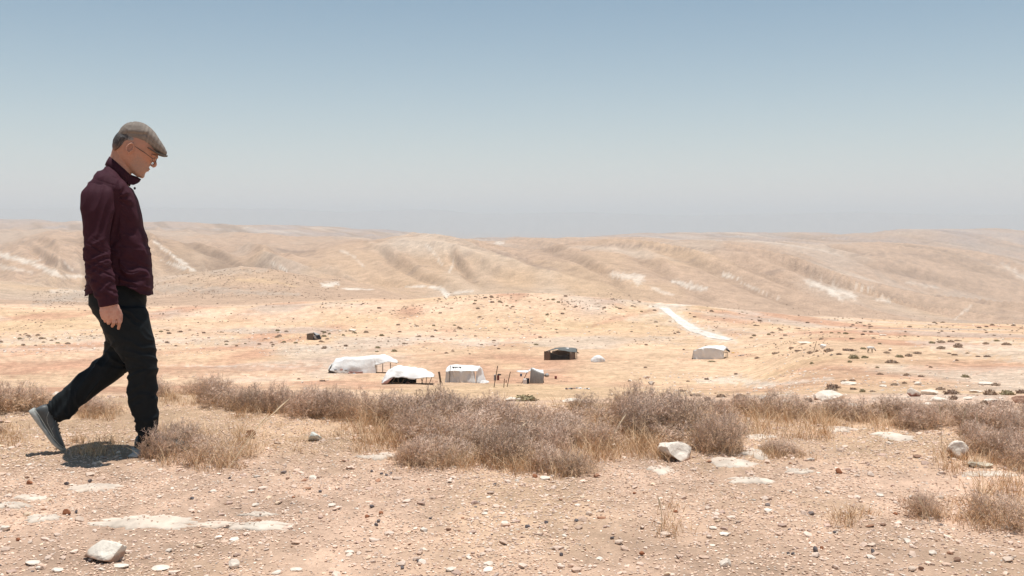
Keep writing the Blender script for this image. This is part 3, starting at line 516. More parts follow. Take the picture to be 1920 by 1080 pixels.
# bedrock slabs flush with the ground
ONS = []
def slab(u, v, w, h, label, seed, thick=.02, col=(.60, .50, .41)):
    p = hit(u, v); s = p.y / F; rx = w * s / 2; ry = h * p.y ** 2 / (F * 1.2) / 2
    nr, na = 16, 90; t = np.linspace(0, 1, nr); a = np.linspace(0, 2 * np.pi, na, endpoint=False); T, A = np.meshgrid(t, a, indexing='ij')
    R = .92 + .42 * noise(np.cos(A) * 1.6, np.sin(A) * 1.6, s=seed) + .16 * noise(np.cos(A) * 5, np.sin(A) * 5, s=seed + 1) + .16 * noise(np.cos(A) * 11, np.sin(A) * 11, s=seed + 2) + .08 * noise(np.cos(A) * 26, np.sin(A) * 26, s=seed + 3)
    X = p.x + T * R * rx * np.cos(A); Y = p.y + T * R * ry * np.sin(A)
    Z = zat(X.ravel(), Y.ravel()).reshape(X.shape) + thick * (1 - T ** 7) * .8 - thick * .15 + thick * .8 * fbm(X / .12, Y / .12, s=seed, o=4) * (1 - T) - (T > .99) * .02
    kk = rng.integers(0, nr - 1, int(4 + w * .12)); ka = rng.integers(0, na, len(kk)); ONS.append(np.stack([X[kk, ka], Y[kk, ka], Z[kk, ka]], 1))
    V = np.stack([X, Y, Z], -1).reshape(-1, 3) - np.array([p.x, p.y, p.z]); idx = np.arange(nr * na).reshape(nr, na); nx = np.roll(idx, -1, 1)
    Q = np.stack([idx[:-1], idx[1:], nx[1:], nx[:-1]], -1).reshape(-1, 4)
    cl = np.array(col) * (1 + .30 * fbm(X / .08, Y / .1, s=seed + 5, o=5).reshape(-1, 1) - .14 * smooth(.8, 1.0, T).reshape(-1, 1) * 0) + np.array([.02, -.01, -.02]) * fbm(X / .2, Y / .2, s=seed + 6).reshape(-1, 1)
    me = mesh_np('rock_slab', V, Q, True, cl); return tag(link_mesh('rock_slab', me, M_stone, loc=p), label, 'rock slab', 'flat bedrock slabs flush with the ground', kind='thing')
for i, (u, v, w, h, lab) in enumerate([(275, 979, 220, 27, 'longest flat white bedrock slab behind the big pale rock'), (450, 991, 210, 14, 'narrow white slab trailing right from the longest slab'), (172, 917, 98, 17, "flat white slab below the walking man's shadow"),
        (80, 974, 72, 16, 'small white slab left of the longest slab'), (1237, 884, 72, 13, 'flat white slab below the rock with reddish foot'), (1372, 872, 90, 17, 'whitish slab right of the rock with reddish foot'), (1405, 903, 90, 12, 'pale slab on gravel below the centre right shrubs'),
        (1425, 823, 62, 13, 'rounded white slab beside the end of the big shrub mass'), (1415, 851, 46, 17, 'broken white slab just in front of the rounded white slab'), (1570, 809, 92, 11, 'low white slab in grass below the right shrub row'), (1668, 817, 78, 17, 'broad pale slab in grass near the right shrub row'), (712, 857, 86, 12, 'long pale slab left of the shrub mass on bare ground'),
        (1850, 893, 110, 9, 'thin pale slab below the flat tan stone at right'), (20, 950, 70, 12, 'white slab at the left edge of the near ground'), (1500, 885, 60, 9, 'faint slab left of the rust brown stone at right'), (60, 935, 60, 11, 'pale slab between the shadow slab and the left edge'), (480, 968, 70, 6, 'low white streak of bedrock above the narrow slab')]):
    slab(u, v, w, h, lab, 900 + i * 7, thick=.014)

ONS = np.concatenate(ONS); scatter_stones('slab_gravel', 'loose chips lying on the bedrock slabs', ONS[:, 0], ONS[:, 1], rng.uniform(.0025, .007, len(ONS)), palcols(len(ONS), rng), base=ICO1, seed=6, lift=ONS[:, 2], sink=.1)

# ------------------------------------------------------------------ vegetation
def prisms(P0, P1, r0, r1):
    """thin three sided twigs"""
    d = P1 - P0; L = np.linalg.norm(d, axis=1, keepdims=True) + 1e-9; d = d / L
    ref = np.where(np.abs(d[:, 2:3]) < .9, np.array([[0, 0, 1.0]]), np.array([[1.0, 0, 0]])); a = np.cross(d, ref); a /= np.linalg.norm(a, axis=1, keepdims=True) + 1e-9; b = np.cross(d, a)
    out = []
    for Pn, r in ((P0, r0), (P1, r1)):
        for k in range(3):
            t = 2 * math.pi * k / 3; out.append(Pn + (a * math.cos(t) + b * math.sin(t)) * r[:, None])
    V = np.stack(out, 1); n = len(P0); base = (np.arange(n) * 6)[:, None, None]
    Q = np.array([[0, 1, 4, 3], [1, 2, 5, 4], [2, 0, 3, 5]])[None] + base
    return V.reshape(-1, 3), Q.reshape(-1, 4)
M_twig = noisy('dry_twigs', (.3, .25, .2), var=.12, scale=60, rough=.9, attr='tint')
M_straw = noisy('dry_straw', (.6, .48, .3), var=.12, scale=40, rough=.75, attr='tint')
for m_ in (M_twig, M_straw):
    b_ = m_.node_tree.nodes['Principled BSDF']; b_.inputs['Specular IOR Level'].default_value = .1
def unit(v): return v / (np.linalg.norm(v, axis=-1, keepdims=True) + 1e-9)
def bush_mesh(name, seed, R=.26, H=.27, stems=170, kids=3, tips=3, grassy=.3, tone=1.0):
    g = np.random.default_rng(seed); P0s, P1s, r0s, r1s, cs = [], [], [], [], []
    def add(a, b, ra, rb, c): P0s.append(a); P1s.append(b); r0s.append(np.broadcast_to(ra, (len(a),))); r1s.append(np.broadcast_to(rb, (len(a),))); cs.append(c)
    az = g.uniform(0, 6.283, stems); el = np.arcsin(g.uniform(.05, 1, stems)); root = np.stack([np.cos(az) * g.uniform(0, .45, stems) * R, np.sin(az) * g.uniform(0, .45, stems) * R, np.zeros(stems)], 1)
    lump = 1 + .35 * noise(np.cos(az) * 2, np.sin(az) * 2, el * 2, s=seed)
    tgt = np.stack([np.cos(az) * np.cos(el) * R, np.sin(az) * np.cos(el) * R, np.sin(el) * H], 1) * lump[:, None] * g.uniform(.8, 1.08, stems)[:, None]
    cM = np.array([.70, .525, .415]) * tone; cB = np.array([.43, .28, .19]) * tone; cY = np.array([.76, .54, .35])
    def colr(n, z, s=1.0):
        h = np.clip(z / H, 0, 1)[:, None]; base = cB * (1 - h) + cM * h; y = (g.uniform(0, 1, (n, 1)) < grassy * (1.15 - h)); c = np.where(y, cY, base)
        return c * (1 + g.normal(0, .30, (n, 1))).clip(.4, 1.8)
    prev = root; K = 4; nodes = []
    for k in range(1, K + 1):
        t = k / K; p = root + (tgt - root) * t + g.normal(0, .016, (stems, 3)); p[:, 2] = np.maximum(p[:, 2], .004)
        add(prev, p, .0022 * (1.3 - t), .0022 * (1.15 - t), colr(stems, p[:, 2])); prev = p; nodes.append(p)
    for k, p in enumerate(nodes[1:] + [nodes[-1]]):
        for j in range(kids):
            d = unit(unit(p - root + 1e-3) + g.normal(0, .75, p.shape)); L = g.uniform(.025, .06, (stems, 1)); q = p + d * L; q[:, 2] = np.maximum(q[:, 2], .003)
            add(p, q, .0014, .0011, colr(stems, q[:, 2]))
            for i in range(tips):
                d2 = unit(d + g.normal(0, .8, d.shape)); q2 = q + d2 * g.uniform(.012, .034, (stems, 1)); q2[:, 2] = np.maximum(q2[:, 2], .003)
                add(q, q2, .0013, .0007, colr(stems, q2[:, 2]))
    # stray long stalks
    ns = max(3, int(stems * .05)); a = g.uniform(0, 6.283, ns); p0 = np.stack([np.cos(a) * R * .6, np.sin(a) * R * .6, np.full(ns, .02)], 1); d = unit(np.stack([np.cos(a) * .6 + .3, np.sin(a) * .6, g.uniform(.4, 1.1, ns)], 1))
    p1 = p0 + d * g.uniform(.12, .3, (ns, 1)); add(p0, p1, .0015, .001, np.tile(cY * 1.15, (ns, 1)))
    V, Q = prisms(np.concatenate(P0s), np.concatenate(P1s), np.concatenate(r0s), np.concatenate(r1s)); cols = np.repeat(np.concatenate(cs), 6, 0)
    return mesh_np(name, V, Q, False, cols)
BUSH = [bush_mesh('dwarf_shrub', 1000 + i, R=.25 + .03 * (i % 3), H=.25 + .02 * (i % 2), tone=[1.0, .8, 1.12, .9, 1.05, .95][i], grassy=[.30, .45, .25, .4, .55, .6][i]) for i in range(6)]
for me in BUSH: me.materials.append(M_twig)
def place_bush(u, v, w, h, label, group, k=None, rot=None, name='dwarf_shrub'):
    p = hit(u, v); s = p.y / F; me = BUSH[rng.integers(0, 6)] if k is None else BUSH[k]
    o = bpy.data.objects.new(name, me); COL.objects.link(o); o.location = (p.x, p.y, p.z - .004)
    sx = w * s / .60; sz = h * s / .40; o.scale = (sx, sx, sz); o.rotation_euler = (0, 0, rng.uniform(0, 6.28) if rot is None else rot)
    return tag(o, label, 'shrub', group)
G1 = 'grey dwarf shrubs growing in the row across the plateau edge'
spots = []
def fill(poly_front, vback, du, dv, w, h):
    """shrubs over the strip between the back line and a front line; nearer ones larger"""
    us = [p[0] for p in poly_front]; u = us[0]; 
    v = vback
    row = 0
    while v < max(p[1] for p in poly_front):
        u = us[0] + (row % 2) * du / 2
        while u < us[-1]:
            vf = np.interp(u, us, [p[1] for p in poly_front])
            if v <= vf and rng.uniform() > .06: spots.append((u + rng.uniform(-.3, .3) * du, v + rng.uniform(-.3, .3) * dv, w * rng.uniform(.8, 1.2) * (v - 380) / 400, h * rng.uniform(.55, 1.15) * (v - 380) / 400))
            u += du
        v += dv; row += 1
fill([(640, 775), (690, 812), (760, 845), (820, 862), (900, 862), (960, 872), (1060, 850), (1130, 832), (1210, 828), (1260, 842), (1350, 852), (1385, 835)], 780, 56, 18, 92, 66)
fill([(440, 768), (520, 772), (600, 778), (650, 790)], 764, 50, 14, 84, 52)
fill([(300, 745), (430, 748)], 744, 50, 12, 88, 50)
fill([(1400, 792), (1500, 786), (1640, 786), (1700, 800), (1800, 815), (1920, 835), (1960, 850)], 781, 54, 17, 86, 50)
spots += [(15, 768, 110, 66), (60, 764, 80, 52), (-20, 765, 90, 60), (185, 775, 80, 42), (165, 768, 60, 36), (452, 764, 64, 44), (1470, 853, 82, 36), (1445, 850, 50, 26), (1030, 882, 100, 60), (1075, 886, 80, 52), (790, 868, 100, 66), (840, 872, 90, 54), (1305, 842, 150, 112), (1350, 848, 110, 98), (1235, 805, 130, 88), (1270, 815, 130, 96), (1200, 820, 110, 84), (470, 770, 80, 60), (520, 772, 90, 66), (575, 778, 90, 60), (625, 782, 90, 66), (680, 790, 90, 70), (405, 752, 80, 62), (1250, 780, 60, 56), (1000, 868, 100, 60), (1895, 860, 110, 78), (1850, 852, 100, 66), (1915, 880, 90, 72), (1870, 800, 110, 52), (1925, 830, 110, 70), (380, 742, 70, 46), (850, 800, 100, 76), (830, 778, 90, 60), (0, 815, 30, 26)]
spots = [s for s in spots if not (abs(s[0] - 1270) < 50 and s[1] > 838) ]
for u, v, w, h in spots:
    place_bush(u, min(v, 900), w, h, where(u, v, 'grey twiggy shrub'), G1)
# shrubs of their own
place_bush(345, 846, 92, 66, "small pale twiggy shrub touching the man's planted leg", None, k=3)
place_bush(300, 856, 84, 76, "pale wiry shrub covering the man's front shoe", None, k=0)
place_bush(400, 866, 120, 58, "straggly grey shrub in the grass right of the man's front foot", None, k=5)
place_bush(1735, 968, 74, 62, 'thin wiry shrub on gravel at the right', None, k=4)
place_bush(1890, 985, 130, 76, 'grassy brown shrub at the right edge of the gravel', None, k=5)

# shrubs beyond the plateau: bristly cushions
def cushion(name, seed, col=(.24, .16, .10), n=230):
    g = np.random.default_rng(seed); d = unit(g.normal(size=(n, 3))); d[:, 2] = np.abs(d[:, 2]) * .9 + .02; r = g.uniform(.45, 1.0, (n, 1)); p = d * r * np.array([.5, .5, .42]) * (1 + .25 * noise(d[:, 0] * 2, d[:, 1] * 2, d[:, 2] * 2, s=seed))[:, None]
    t1 = unit(g.normal(size=(n, 3))); t2 = unit(np.cross(t1, d + .01)); L = g.uniform(.05, .13, (n, 1))
    V = np.stack([p - t1 * L, p + t1 * L * .4 + t2 * L * .8, p + d * L * 1.3 - t2 * L * .3], 1).reshape(-1, 3); V[:, 2] = np.maximum(V[:, 2], -.02)
    Fc = np.arange(n * 3).reshape(n, 3); c = np.array(col) * (1 + g.normal(0, .22, (n, 1))).clip(.5, 1.6)
    # a dense heart
    iv, fi = ICO2; hv = iv * np.array([.42, .42, .32]) * (1 + .2 * noise(iv[:, 0] * 2, iv[:, 1] * 2, iv[:, 2] * 2, s=seed + 3))[:, None]; hv[:, 2] = np.maximum(hv[:, 2], -.02)
    V = np.concatenate([V, hv]); Fc = np.concatenate([Fc, fi + n * 3]); c = np.concatenate([np.repeat(c, 3, 0), np.tile(np.array(col) * .8, (len(hv), 1))])
    return V, Fc, c
CU = [cushion('s', 40 + i, col=[(.36, .25, .175), (.31, .215, .16), (.33, .27, .16), (.40, .29, .21)][i]) for i in range(4)]
CUM = [mesh_np('desert_shrub', V, Fc, False, c) for V, Fc, c in CU]
for me in CUM: me.materials.append(M_twig)
G2 = 'brown cushion shrubs scattered over the valley and slopes'
def place_cushion(u, v, w, h, desc=None):
    p = hit(u, v); s = p.y / F
    if p.y > 480 or (p.y > 180 and abs(u - np.interp(v, [575, 587, 600, 615, 628, 640], [1250, 1264, 1280, 1299, 1325, 1360])) < 24): return
    ci = int(rng.integers(0, 4)); desc = desc or '%s%s cushion shrub' % ('broad ' if w > 18 else 'mid sized ' if w > 11 else 'small ' if w > 7.2 else 'tiny ', ['reddish brown', 'dark brown', 'olive brown', 'light brown'][ci])
    o = bpy.data.objects.new('desert_shrub', CUM[ci]); COL.objects.link(o); o.location = (p.x, p.y, p.z)
    o.scale = (w * s * .95, w * s * .8, h * s * 2.1); o.rotation_euler = (0, 0, rng.uniform(-.6, .6)); tag(o, where(u, v, desc), 'shrub', G2)
L = [(1765, 655, 16, 6), (1797, 652, 17, 9), (1747, 644, 14, 4), (1765, 643, 16, 5), (1783, 642, 14, 5), (1795, 640, 12, 3), (1849, 646, 12, 4), (1887, 647, 20, 5), (1721, 664, 16, 5), (1704, 669, 14, 6), (1780, 664, 8, 3), (1790, 667, 12, 4), (1814, 664, 8, 3), (1834, 670, 10, 3), (1851, 670, 14, 4), (1794, 677, 8, 3), (1727, 707, 12, 4), (1869, 640, 12, 3), (1764, 732, 18, 6), (1784, 740, 34, 11), (1857, 741, 27, 12), (1889, 741, 28, 10), (1915, 738, 22, 9), (1867, 724, 18, 6), (1847, 758, 20, 8), (1875, 765, 60, 14), (1788, 750, 18, 10),
     (1554, 660, 18, 7), (1532, 660, 8, 4), (1519, 664, 12, 5), (1591, 658, 26, 5), (1601, 673, 20, 8), (1621, 672, 16, 5), (1573, 666, 12, 4), (1619, 655, 12, 4), (1672, 681, 26, 7), (1663, 663, 12, 4), (1669, 659, 6, 4), (1687, 671, 16, 6), (1593, 680, 10, 4), (1522, 682, 9, 4), (1650, 646, 8, 3), (1650, 703, 14, 4), (1700, 705, 14, 5), (1562, 729, 27, 10), (1583, 716, 14, 3), (1598, 715, 14, 4), (1617, 735, 12, 6), (1600, 731, 14, 5), (1636, 735, 14, 3), (1678, 723, 18, 4), (1696, 720, 10, 4), (1516, 755, 20, 11), (1560, 733, 24, 6),
     (1305, 743, 28, 5), (1352, 745, 20, 7), (1389, 747, 28, 9), (1449, 743, 14, 5), (1327, 752, 14, 9), (1350, 758, 27, 9), (1278, 735, 16, 4), (1420, 673, 10, 4), (1454, 665, 16, 4), (1335, 680, 17, 3), (1282, 657, 5, 3), (985, 752, 50, 12), (1100, 757, 30, 8), (1180, 752, 24, 6), (605, 716, 14, 4), (560, 712, 8, 3), (1210, 690, 7, 3), (1180, 716, 7, 3), (1290, 716, 8, 3), (1325, 712, 10, 4), (1380, 702, 8, 3), (1484, 655, 12, 4), (1496, 660, 14, 4), (1645, 690, 8, 3), (1810, 708, 16, 6), (1745, 690, 8, 3)]
for a in L: place_cushion(*a)
def rand_cush(n, boxes):
    for u, v in band(n, boxes):
        w = rng.uniform(4.5, 9) * (1 + max(0, v - 600) / 150); place_cushion(u, v, w, w * rng.uniform(.3, .45))
rand_cush(205, [(0, 150, 620, 650, 1.6), (300, 620, 618, 650, 3), (600, 960, 605, 665, 3), (860, 1240, 556, 585, 3.4), (1240, 1460, 578, 640, 2.2), (1450, 1920, 600, 640, 4), (1000, 1240, 585, 650, 1), (640, 900, 565, 600, .8)])
# the rest: too many to count
uv = band(5200, [(0, 640, 565, 630, 2), (290, 640, 505, 560, 7), (60, 290, 545, 572, 3), (600, 830, 556, 590, 1.2), (830, 1240, 550, 580, 2.0), (1240, 1920, 570, 640, 2.2), (0, 900, 610, 665, 2.2), (1380, 1560, 640, 670, 1), (900, 1300, 580, 650, 1)])
H = hits(uv[:, 0], uv[:, 1]); m = (H[:, 1] > 40) & (H[:, 1] < 1150) & (fbm(H[:, 0] / 12, H[:, 1] / 30, s=75, o=3) + rng.uniform(-.3, .3, len(H)) > 0); m &= ~((H[:, 1] > 150) & (H[:, 1] < 460) & (np.abs(uv[:, 0] - np.interp(uv[:, 1], [575, 587, 600, 615, 628, 640], [1250, 1264, 1280, 1299, 1325, 1360])) < 26)); H = H[m]; n = len(H)
w = H[:, 1] / F * rng.uniform(1.6, 4.6, n) * np.where(H[:, 1] > 500, .7, 1.0); iv, fi = ICO1; hv = np.repeat(iv[None], n, 0) * (1 + .3 * rng.normal(size=(n, len(iv), 1))); hv = hv * (w[:, None, None] * np.array([.5, .5, .38])); hv += H[:, None, :]
tcol = np.array([.31, .22, .16]) * (1 + rng.normal(0, .2, (n, 1))).clip(.5, 1.5)
me = mesh_np('scattered_shrubs', hv.reshape(-1, 3), (fi[None] + (np.arange(n) * len(iv))[:, None, None]).reshape(-1, 3), False, np.repeat(tcol, len(iv), 0)); tag(link_mesh('scattered_shrubs', me, M_twig), 'tiny brown shrubs dotting the distant hillsides', kind='stuff')

# dry grass
def blades(name, label, base, hgt, wid, lean, cols, seed, segs=3, kind='stuff', mat=None, curl=.5):
    g = np.random.default_rng(seed); n = len(base); az = g.uniform(0, 6.283, n); ln = lean * g.uniform(.3, 1.3, n); dirx, diry = np.cos(az), np.sin(az); pa = g.uniform(0, 6.283, n); wx, wy = np.cos(pa), np.sin(pa)
    rows = []
    for k in range(segs + 1):
        t = k / segs; out = ln * (t ** 1.6) * hgt; up = hgt * t * (1 - .35 * curl * t * ln); c = base + np.stack([dirx * out, diry * out, up], 1); ww = (wid * (1 - t * .85) / 2)[:, None]
        rows += [c - np.stack([wx, wy, 0 * wx], 1) * ww, c + np.stack([wx, wy, 0 * wx], 1) * ww]
    V = np.stack(rows, 1); Q = np.concatenate([np.array([[2 * k, 2 * k + 1, 2 * k + 3, 2 * k + 2]]) for k in range(segs)])[None] + (np.arange(n) * 2 * (segs + 1))[:, None, None]
    me = mesh_np(name, V.reshape(-1, 3), Q.reshape(-1, 4), False, np.repeat(cols, 2 * (segs + 1), 0)); o = link_mesh(name, me, mat or M_straw)
    return tag(o, label, kind=kind)
tufts = []
def tuft_zone(n, u0, u1, v0, v1, hg=.10, per=22, sp=.03):
    for u, v in zip(rng.uniform(u0, u1, n), rng.uniform(v0, v1, n)): tufts.append((u, v, hg * rng.uniform(.6, 1.25), per, sp))
for z in [(60, 1100, 1255, 815, 868, .10), (46, 1400, 1560, 785, 825, .12), (16, 1560, 1760, 795, 812, .09), (30, 1760, 1940, 850, 895, .09), (46, 1820, 1950, 905, 995, .11), (16, 1700, 1820, 940, 985, .06), (42, 960, 1110, 850, 898, .10), (60, 760, 960, 858, 884, .08), (36, 640, 770, 800, 850, .09), (60, 290, 475, 815, 885, .12), (20, 440, 640, 770, 790, .07), (26, 0, 130, 762, 772, .08), (22, 300, 450, 748, 762, .08), (22, 150, 230, 770, 790, .07),
          (20, 120, 235, 826, 856, .07), (18, 470, 640, 790, 850, .05), (16, 1420, 1520, 852, 862, .06), (30, 1100, 1380, 780, 850, .12), (26, 1500, 1920, 780, 800, .10), (14, 0, 40, 800, 840, .06), (10, 1560, 1620, 960, 990, .07), (8, 1250, 1260, 950, 1010, .06), (110, 660, 1380, 775, 862, .15), (26, 440, 660, 762, 785, .10)]: tuft_zone(*z)
tu = np.array([(t[0], t[1]) for t in tufts]); TH = hits(tu[:, 0], tu[:, 1]); ok = TH[:, 1] < 9
Bs, Hs = [], []
for t, p, k in zip(tufts, TH, ok):
    if not k: continue
    q = p + np.concatenate([rng.normal(0, t[4], (t[3], 2)), np.zeros((t[3], 1))], 1); q[:, 2] = p[2] - .004; Bs.append(q); Hs.append(t[2] * rng.uniform(.4, 1.2, t[3]))
Bs = np.concatenate(Bs); Hs = np.concatenate(Hs); n = len(Bs)
gc = np.array([.74, .52, .325]) * (1 + rng.normal(0, .16, (n, 1))).clip(.5, 1.4) * np.where(rng.uniform(0, 1, (n, 1)) < .2, np.array([[.62, .5, .4]]), 1.0)
blades('dry_grass', 'dry golden grass tufts round the shrubs', Bs, Hs, np.full(n, .0028), np.full(n, .75), gc, 5)
# short stubble and straw litter
n = 34000; Y = np.sqrt(rng.uniform(3.1 ** 2, 9.0 ** 2, n)); X = rng.uniform(-.66, .66, n) * Y
m = fbm(X / .7, Y / .7, s=21, o=4) + .9 * smooth(4.5, 5.6, Y) + rng.uniform(-.3, .3, n) > .32; X, Y = X[m], Y[m]; n = len(X)
blades('straw_litter', 'short straw and stubble lying on the soil', np.stack([X, Y, zat(X, Y)], 1), rng.uniform(.008, .035, n), np.full(n, .0022), np.full(n, 1.8), np.array([.74, .53, .34]) * (1 + rng.normal(0, .15, (n, 1))).clip(.5, 1.4), 6, segs=2)
# tall single stalks with seed heads
def stalk(u0, v0, u1, v1, label, bend=6, group='tall dry grass stalks', head=True):
    p = hit(u0, v0); y = p.y; pts = [P(u0 + (u1 - u0) * t + bend * math.sin(math.pi * t), v0 + (v1 - v0) * t, y) - p for t in np.linspace(0, 1, 9)]
    A = np.array([list(q) for q in pts]); r = np.linspace(.0019, .0012, 9)
    if head: r[-3:] = (.003, .0042, .0008)
    V, Q = prisms(A[:-1], A[1:], r[:-1], r[1:]); o = link_mesh('grass_stalk', mesh_np('grass_stalk', V, Q, False, np.tile(np.array([.72, .58, .40]), (len(V), 1))), M_straw, loc=p); tag(o, label, 'grass stalk', group)
for a in [(1765, 838, 1760, 752, 'tall straight straw stalk in front of the right shrub row', 2), (1800, 832, 1812, 765, 'tall stalk leaning right beside the pale stone at right', -3), (1826, 838, 1830, 770, 'forked looking stalk above the pale stone at right', 4),
          (425, 885, 545, 745, "long stalk slanting right from the grass by the man's foot", -10), (430, 880, 505, 775, 'shorter slanting stalk in the same grass clump', -6), (700, 800, 820, 755, 'long stalk slanting over the left of the shrub mass', -4), (945, 850, 990, 790, 'pale bowed stalk in the middle of the shrub mass', -8), (940, 838, 955, 800, 'short pale stalk left of the bowed one', 2), (1240, 1000, 1233, 930, 'lone thin stalk on the bare gravel at centre right', 4), (1745, 985, 1720, 930, 'thin stalk beside the wiry shrub at right', 3), (1140, 850, 1175, 775, 'stalk rising from the right part of the shrub mass', -5), (475, 745, 560, 722, 'stalk lying across the shrubs right of the man', -3), (100, 850, 113, 832, 'short seed head beside the toe of the raised shoe', 1)]:
    stalk(*a)

# ------------------------------------------------------------------ white dirt road over the near hill
def ribbon(name, left, right, label, n=110, m=13, lift=.05, col=(.72, .66, .585)):
    def dens(pts):
        pts = np.array(pts, float); s = np.concatenate([[0], np.cumsum(np.hypot(*np.diff(pts, axis=0).T))]); t = np.linspace(0, s[-1], n); return np.stack([np.interp(t, s, pts[:, 0]), np.interp(t, s, pts[:, 1])], 1)
    A = hits(*dens(left).T); B = hits(*dens(right).T)
    for q_, M in enumerate((A, B)):
        M[:, 0] += (M[:, 1] / F) * 2.2 * noise(M[:, 1] / 5, q_ * 9.0, s=91)
        k = np.ones(7) / 7
        for c in (0, 1): M[:, c] = np.convolve(np.pad(M[:, c], 3, mode='edge'), k, mode='valid')
    T = np.linspace(0, 1, m)[None, :, None]; G = A[:, None] * (1 - T) + B[:, None] * T; z = zat(G[..., 0].ravel(), G[..., 1].ravel()).reshape(n, m)
    G[..., 2] = z + lift; V = G.reshape(-1, 3); idx = np.arange(n * m).reshape(n, m)
    Q = np.stack([idx[:-1, :-1], idx[:-1, 1:], idx[1:, 1:], idx[1:, :-1]], -1).reshape(-1, 4)
    rt = np.abs(np.abs(np.tile(np.linspace(-1, 1, m), n)) - .45); cl = np.array(col) * (.93 + .10 * fbm(V[:, 0] / 3, V[:, 1] / 6, s=88, o=4)[:, None] + .07 * smooth(.25, 0, rt)[:, None]); return tag(link_mesh(name, mesh_np(name, V, Q, True, cl), M_dirt), label, kind='structure')
ribbon('dirt_road', [(1366, 639), (1329, 633.5), (1290, 620), (1269, 605), (1251, 590), (1235, 577)], [(1376, 637), (1359, 632), (1316, 619), (1292, 605), (1267, 590), (1253, 577)], 'white dirt road running up over the near hill')
print('nature', round(time.time() - T0, 1))
# ------------------------------------------------------------------ camp
M_tarp = noisy('white_tarpaulin', (.78, .76, .73), var=.07, scale=1.2, rough=.6, bump=.6, bscale=3.0, dist=.08)
M_tarpg = noisy('grey_tarpaulin', (.70, .68, .65), var=.10, scale=1.2, rough=.7, bump=.6, bscale=3.0, dist=.08)
M_cloth = noisy('black_goat_hair_cloth', (.035, .032, .030), var=.3, scale=4, rough=.95)
M_net = noisy('brown_netting', (.20, .145, .11), var=.3, scale=9, rough=.95)
M_tin = noisy('corrugated_sheet', (.36, .35, .335), var=.15, scale=2, rough=.6, spec=.4)
M_pole = noisy('weathered_pole', (.16, .12, .09), var=.2, scale=4)
M_rug = noisy('dusty_pink_rug', (.45, .27, .23), var=.25, scale=3)
M_dark = noisy('dark_plastic', (.03, .03, .035), var=.2, scale=4, rough=.6)
M_blue = noisy('blue_drum_paint', (.10, .14, .22), var=.2, scale=4, rough=.5)
M_red = noisy('dull_red_paint', (.22, .06, .05), var=.2, scale=4, rough=.6)
M_yel = noisy('yellow_plastic_sheet', (.75, .42, .04), var=.1, scale=3, rough=.5)
M_grey = noisy('grey_metal', (.33, .33, .34), var=.15, scale=4, rough=.5)
def sheet(name, grid, mat, parent, org, sub=6, amp=.05, thick=.03, seed=0, fold=None, label=None):
    """cloth through a grid of points, rumpled, with real thickness"""
    G = np.array([[list(p) for p in r] for r in grid], float); nr, nc = G.shape[:2]
    def dens(A, k):
        m = (A.shape[0] - 1) * k + 1; t = np.linspace(0, A.shape[0] - 1, m); i = np.clip(t.astype(int), 0, A.shape[0] - 2); f = (t - i)[:, None, None]
        return A[i] * (1 - f) + A[i + 1] * f
    D = dens(G, sub); D = dens(D.transpose(1, 0, 2), sub).transpose(1, 0, 2)
    e = np.ones(D.shape[:2]); e = e * .55 + .45
    x, y, z = D[..., 0], D[..., 1], D[..., 2]
    D = D + (1.5 * amp * e)[..., None] * np.stack([fbm(x * 1.3, y * 1.3, z * 1.3, s=seed + k, o=3) for k in range(3)], -1)
    if fold: D[..., 1] += 1.6 * fold * (1 - np.abs(noise(x * 2.6 + .5 * noise(x, z, s=seed), z * .5, s=seed + 9)) * 2)
    m, n = D.shape[:2]; idx = np.arange(m * n).reshape(m, n); Q = np.stack([idx[:-1, :-1], idx[:-1, 1:], idx[1:, 1:], idx[1:, :-1]], -1).reshape(-1, 4)
    V = D.reshape(-1, 3) - np.array(org)
    o = link_mesh(name, mesh_np(name, V, Q, True), mat, parent); s = o.modifiers.new('thickness', 'SOLIDIFY'); s.thickness = thick; s.offset = 0
    if label: o['label'] = label
    return o
def rod(name, pts, r, mat, parent=None, org=(0, 0, 0), label=None):
    A = np.array([list(p) for p in pts], float) - np.array(org); k = 6; T = np.gradient(A, axis=0); T = unit(T); ref = np.array([0, 1.0, .05]); a = unit(np.cross(T, ref)); b = np.cross(T, a)
    rr = np.broadcast_to(r, (len(A),)); t = np.arange(k) * 2 * np.pi / k; V = A[:, None] + (a[:, None] * np.cos(t)[None, :, None] + b[:, None] * np.sin(t)[None, :, None]) * rr[:, None, None]
    idx = np.arange(len(A) * k).reshape(len(A), k); nx = np.roll(idx, -1, 1); Q = [tuple(q) for q in np.stack([idx[:-1], nx[:-1], nx[1:], idx[1:]], -1).reshape(-1, 4)]
    Q += [tuple(idx[0][::-1]), tuple(idx[-1])]; me = bpy.data.meshes.new(name); me.from_pydata([tuple(v) for v in V.reshape(-1, 3)], [], [tuple(int(i) for i in q) for q in Q])
    o = link_mesh(name, me, mat, parent)
    if label: o['label'] = label
    return o
def camp(name, u, v, label, cat='tent', group='tents and shelters of the camp'):
    p = hit(u, v); o = empty(name, p); tag(o, label, cat, group); return o, p
def gz(u, d, up=0.0):
    x = (u - 960) / F * d; return Vector((x, d, float(zat(x, d)[0]) + up))
def lump(name, p, sx, sy, sz, mat, seed, parent=None, org=(0, 0, 0), cuts=5, rough=.25, base=ICO3):
    V, Fc = rock_shape(base, seed, cuts=cuts, flat=1, rough=rough); V = V * np.array([sx, sy, sz]) + np.array(list(p)) - np.array(org)
    return link_mesh(name, mesh_np(name, V, Fc, True), mat, parent)
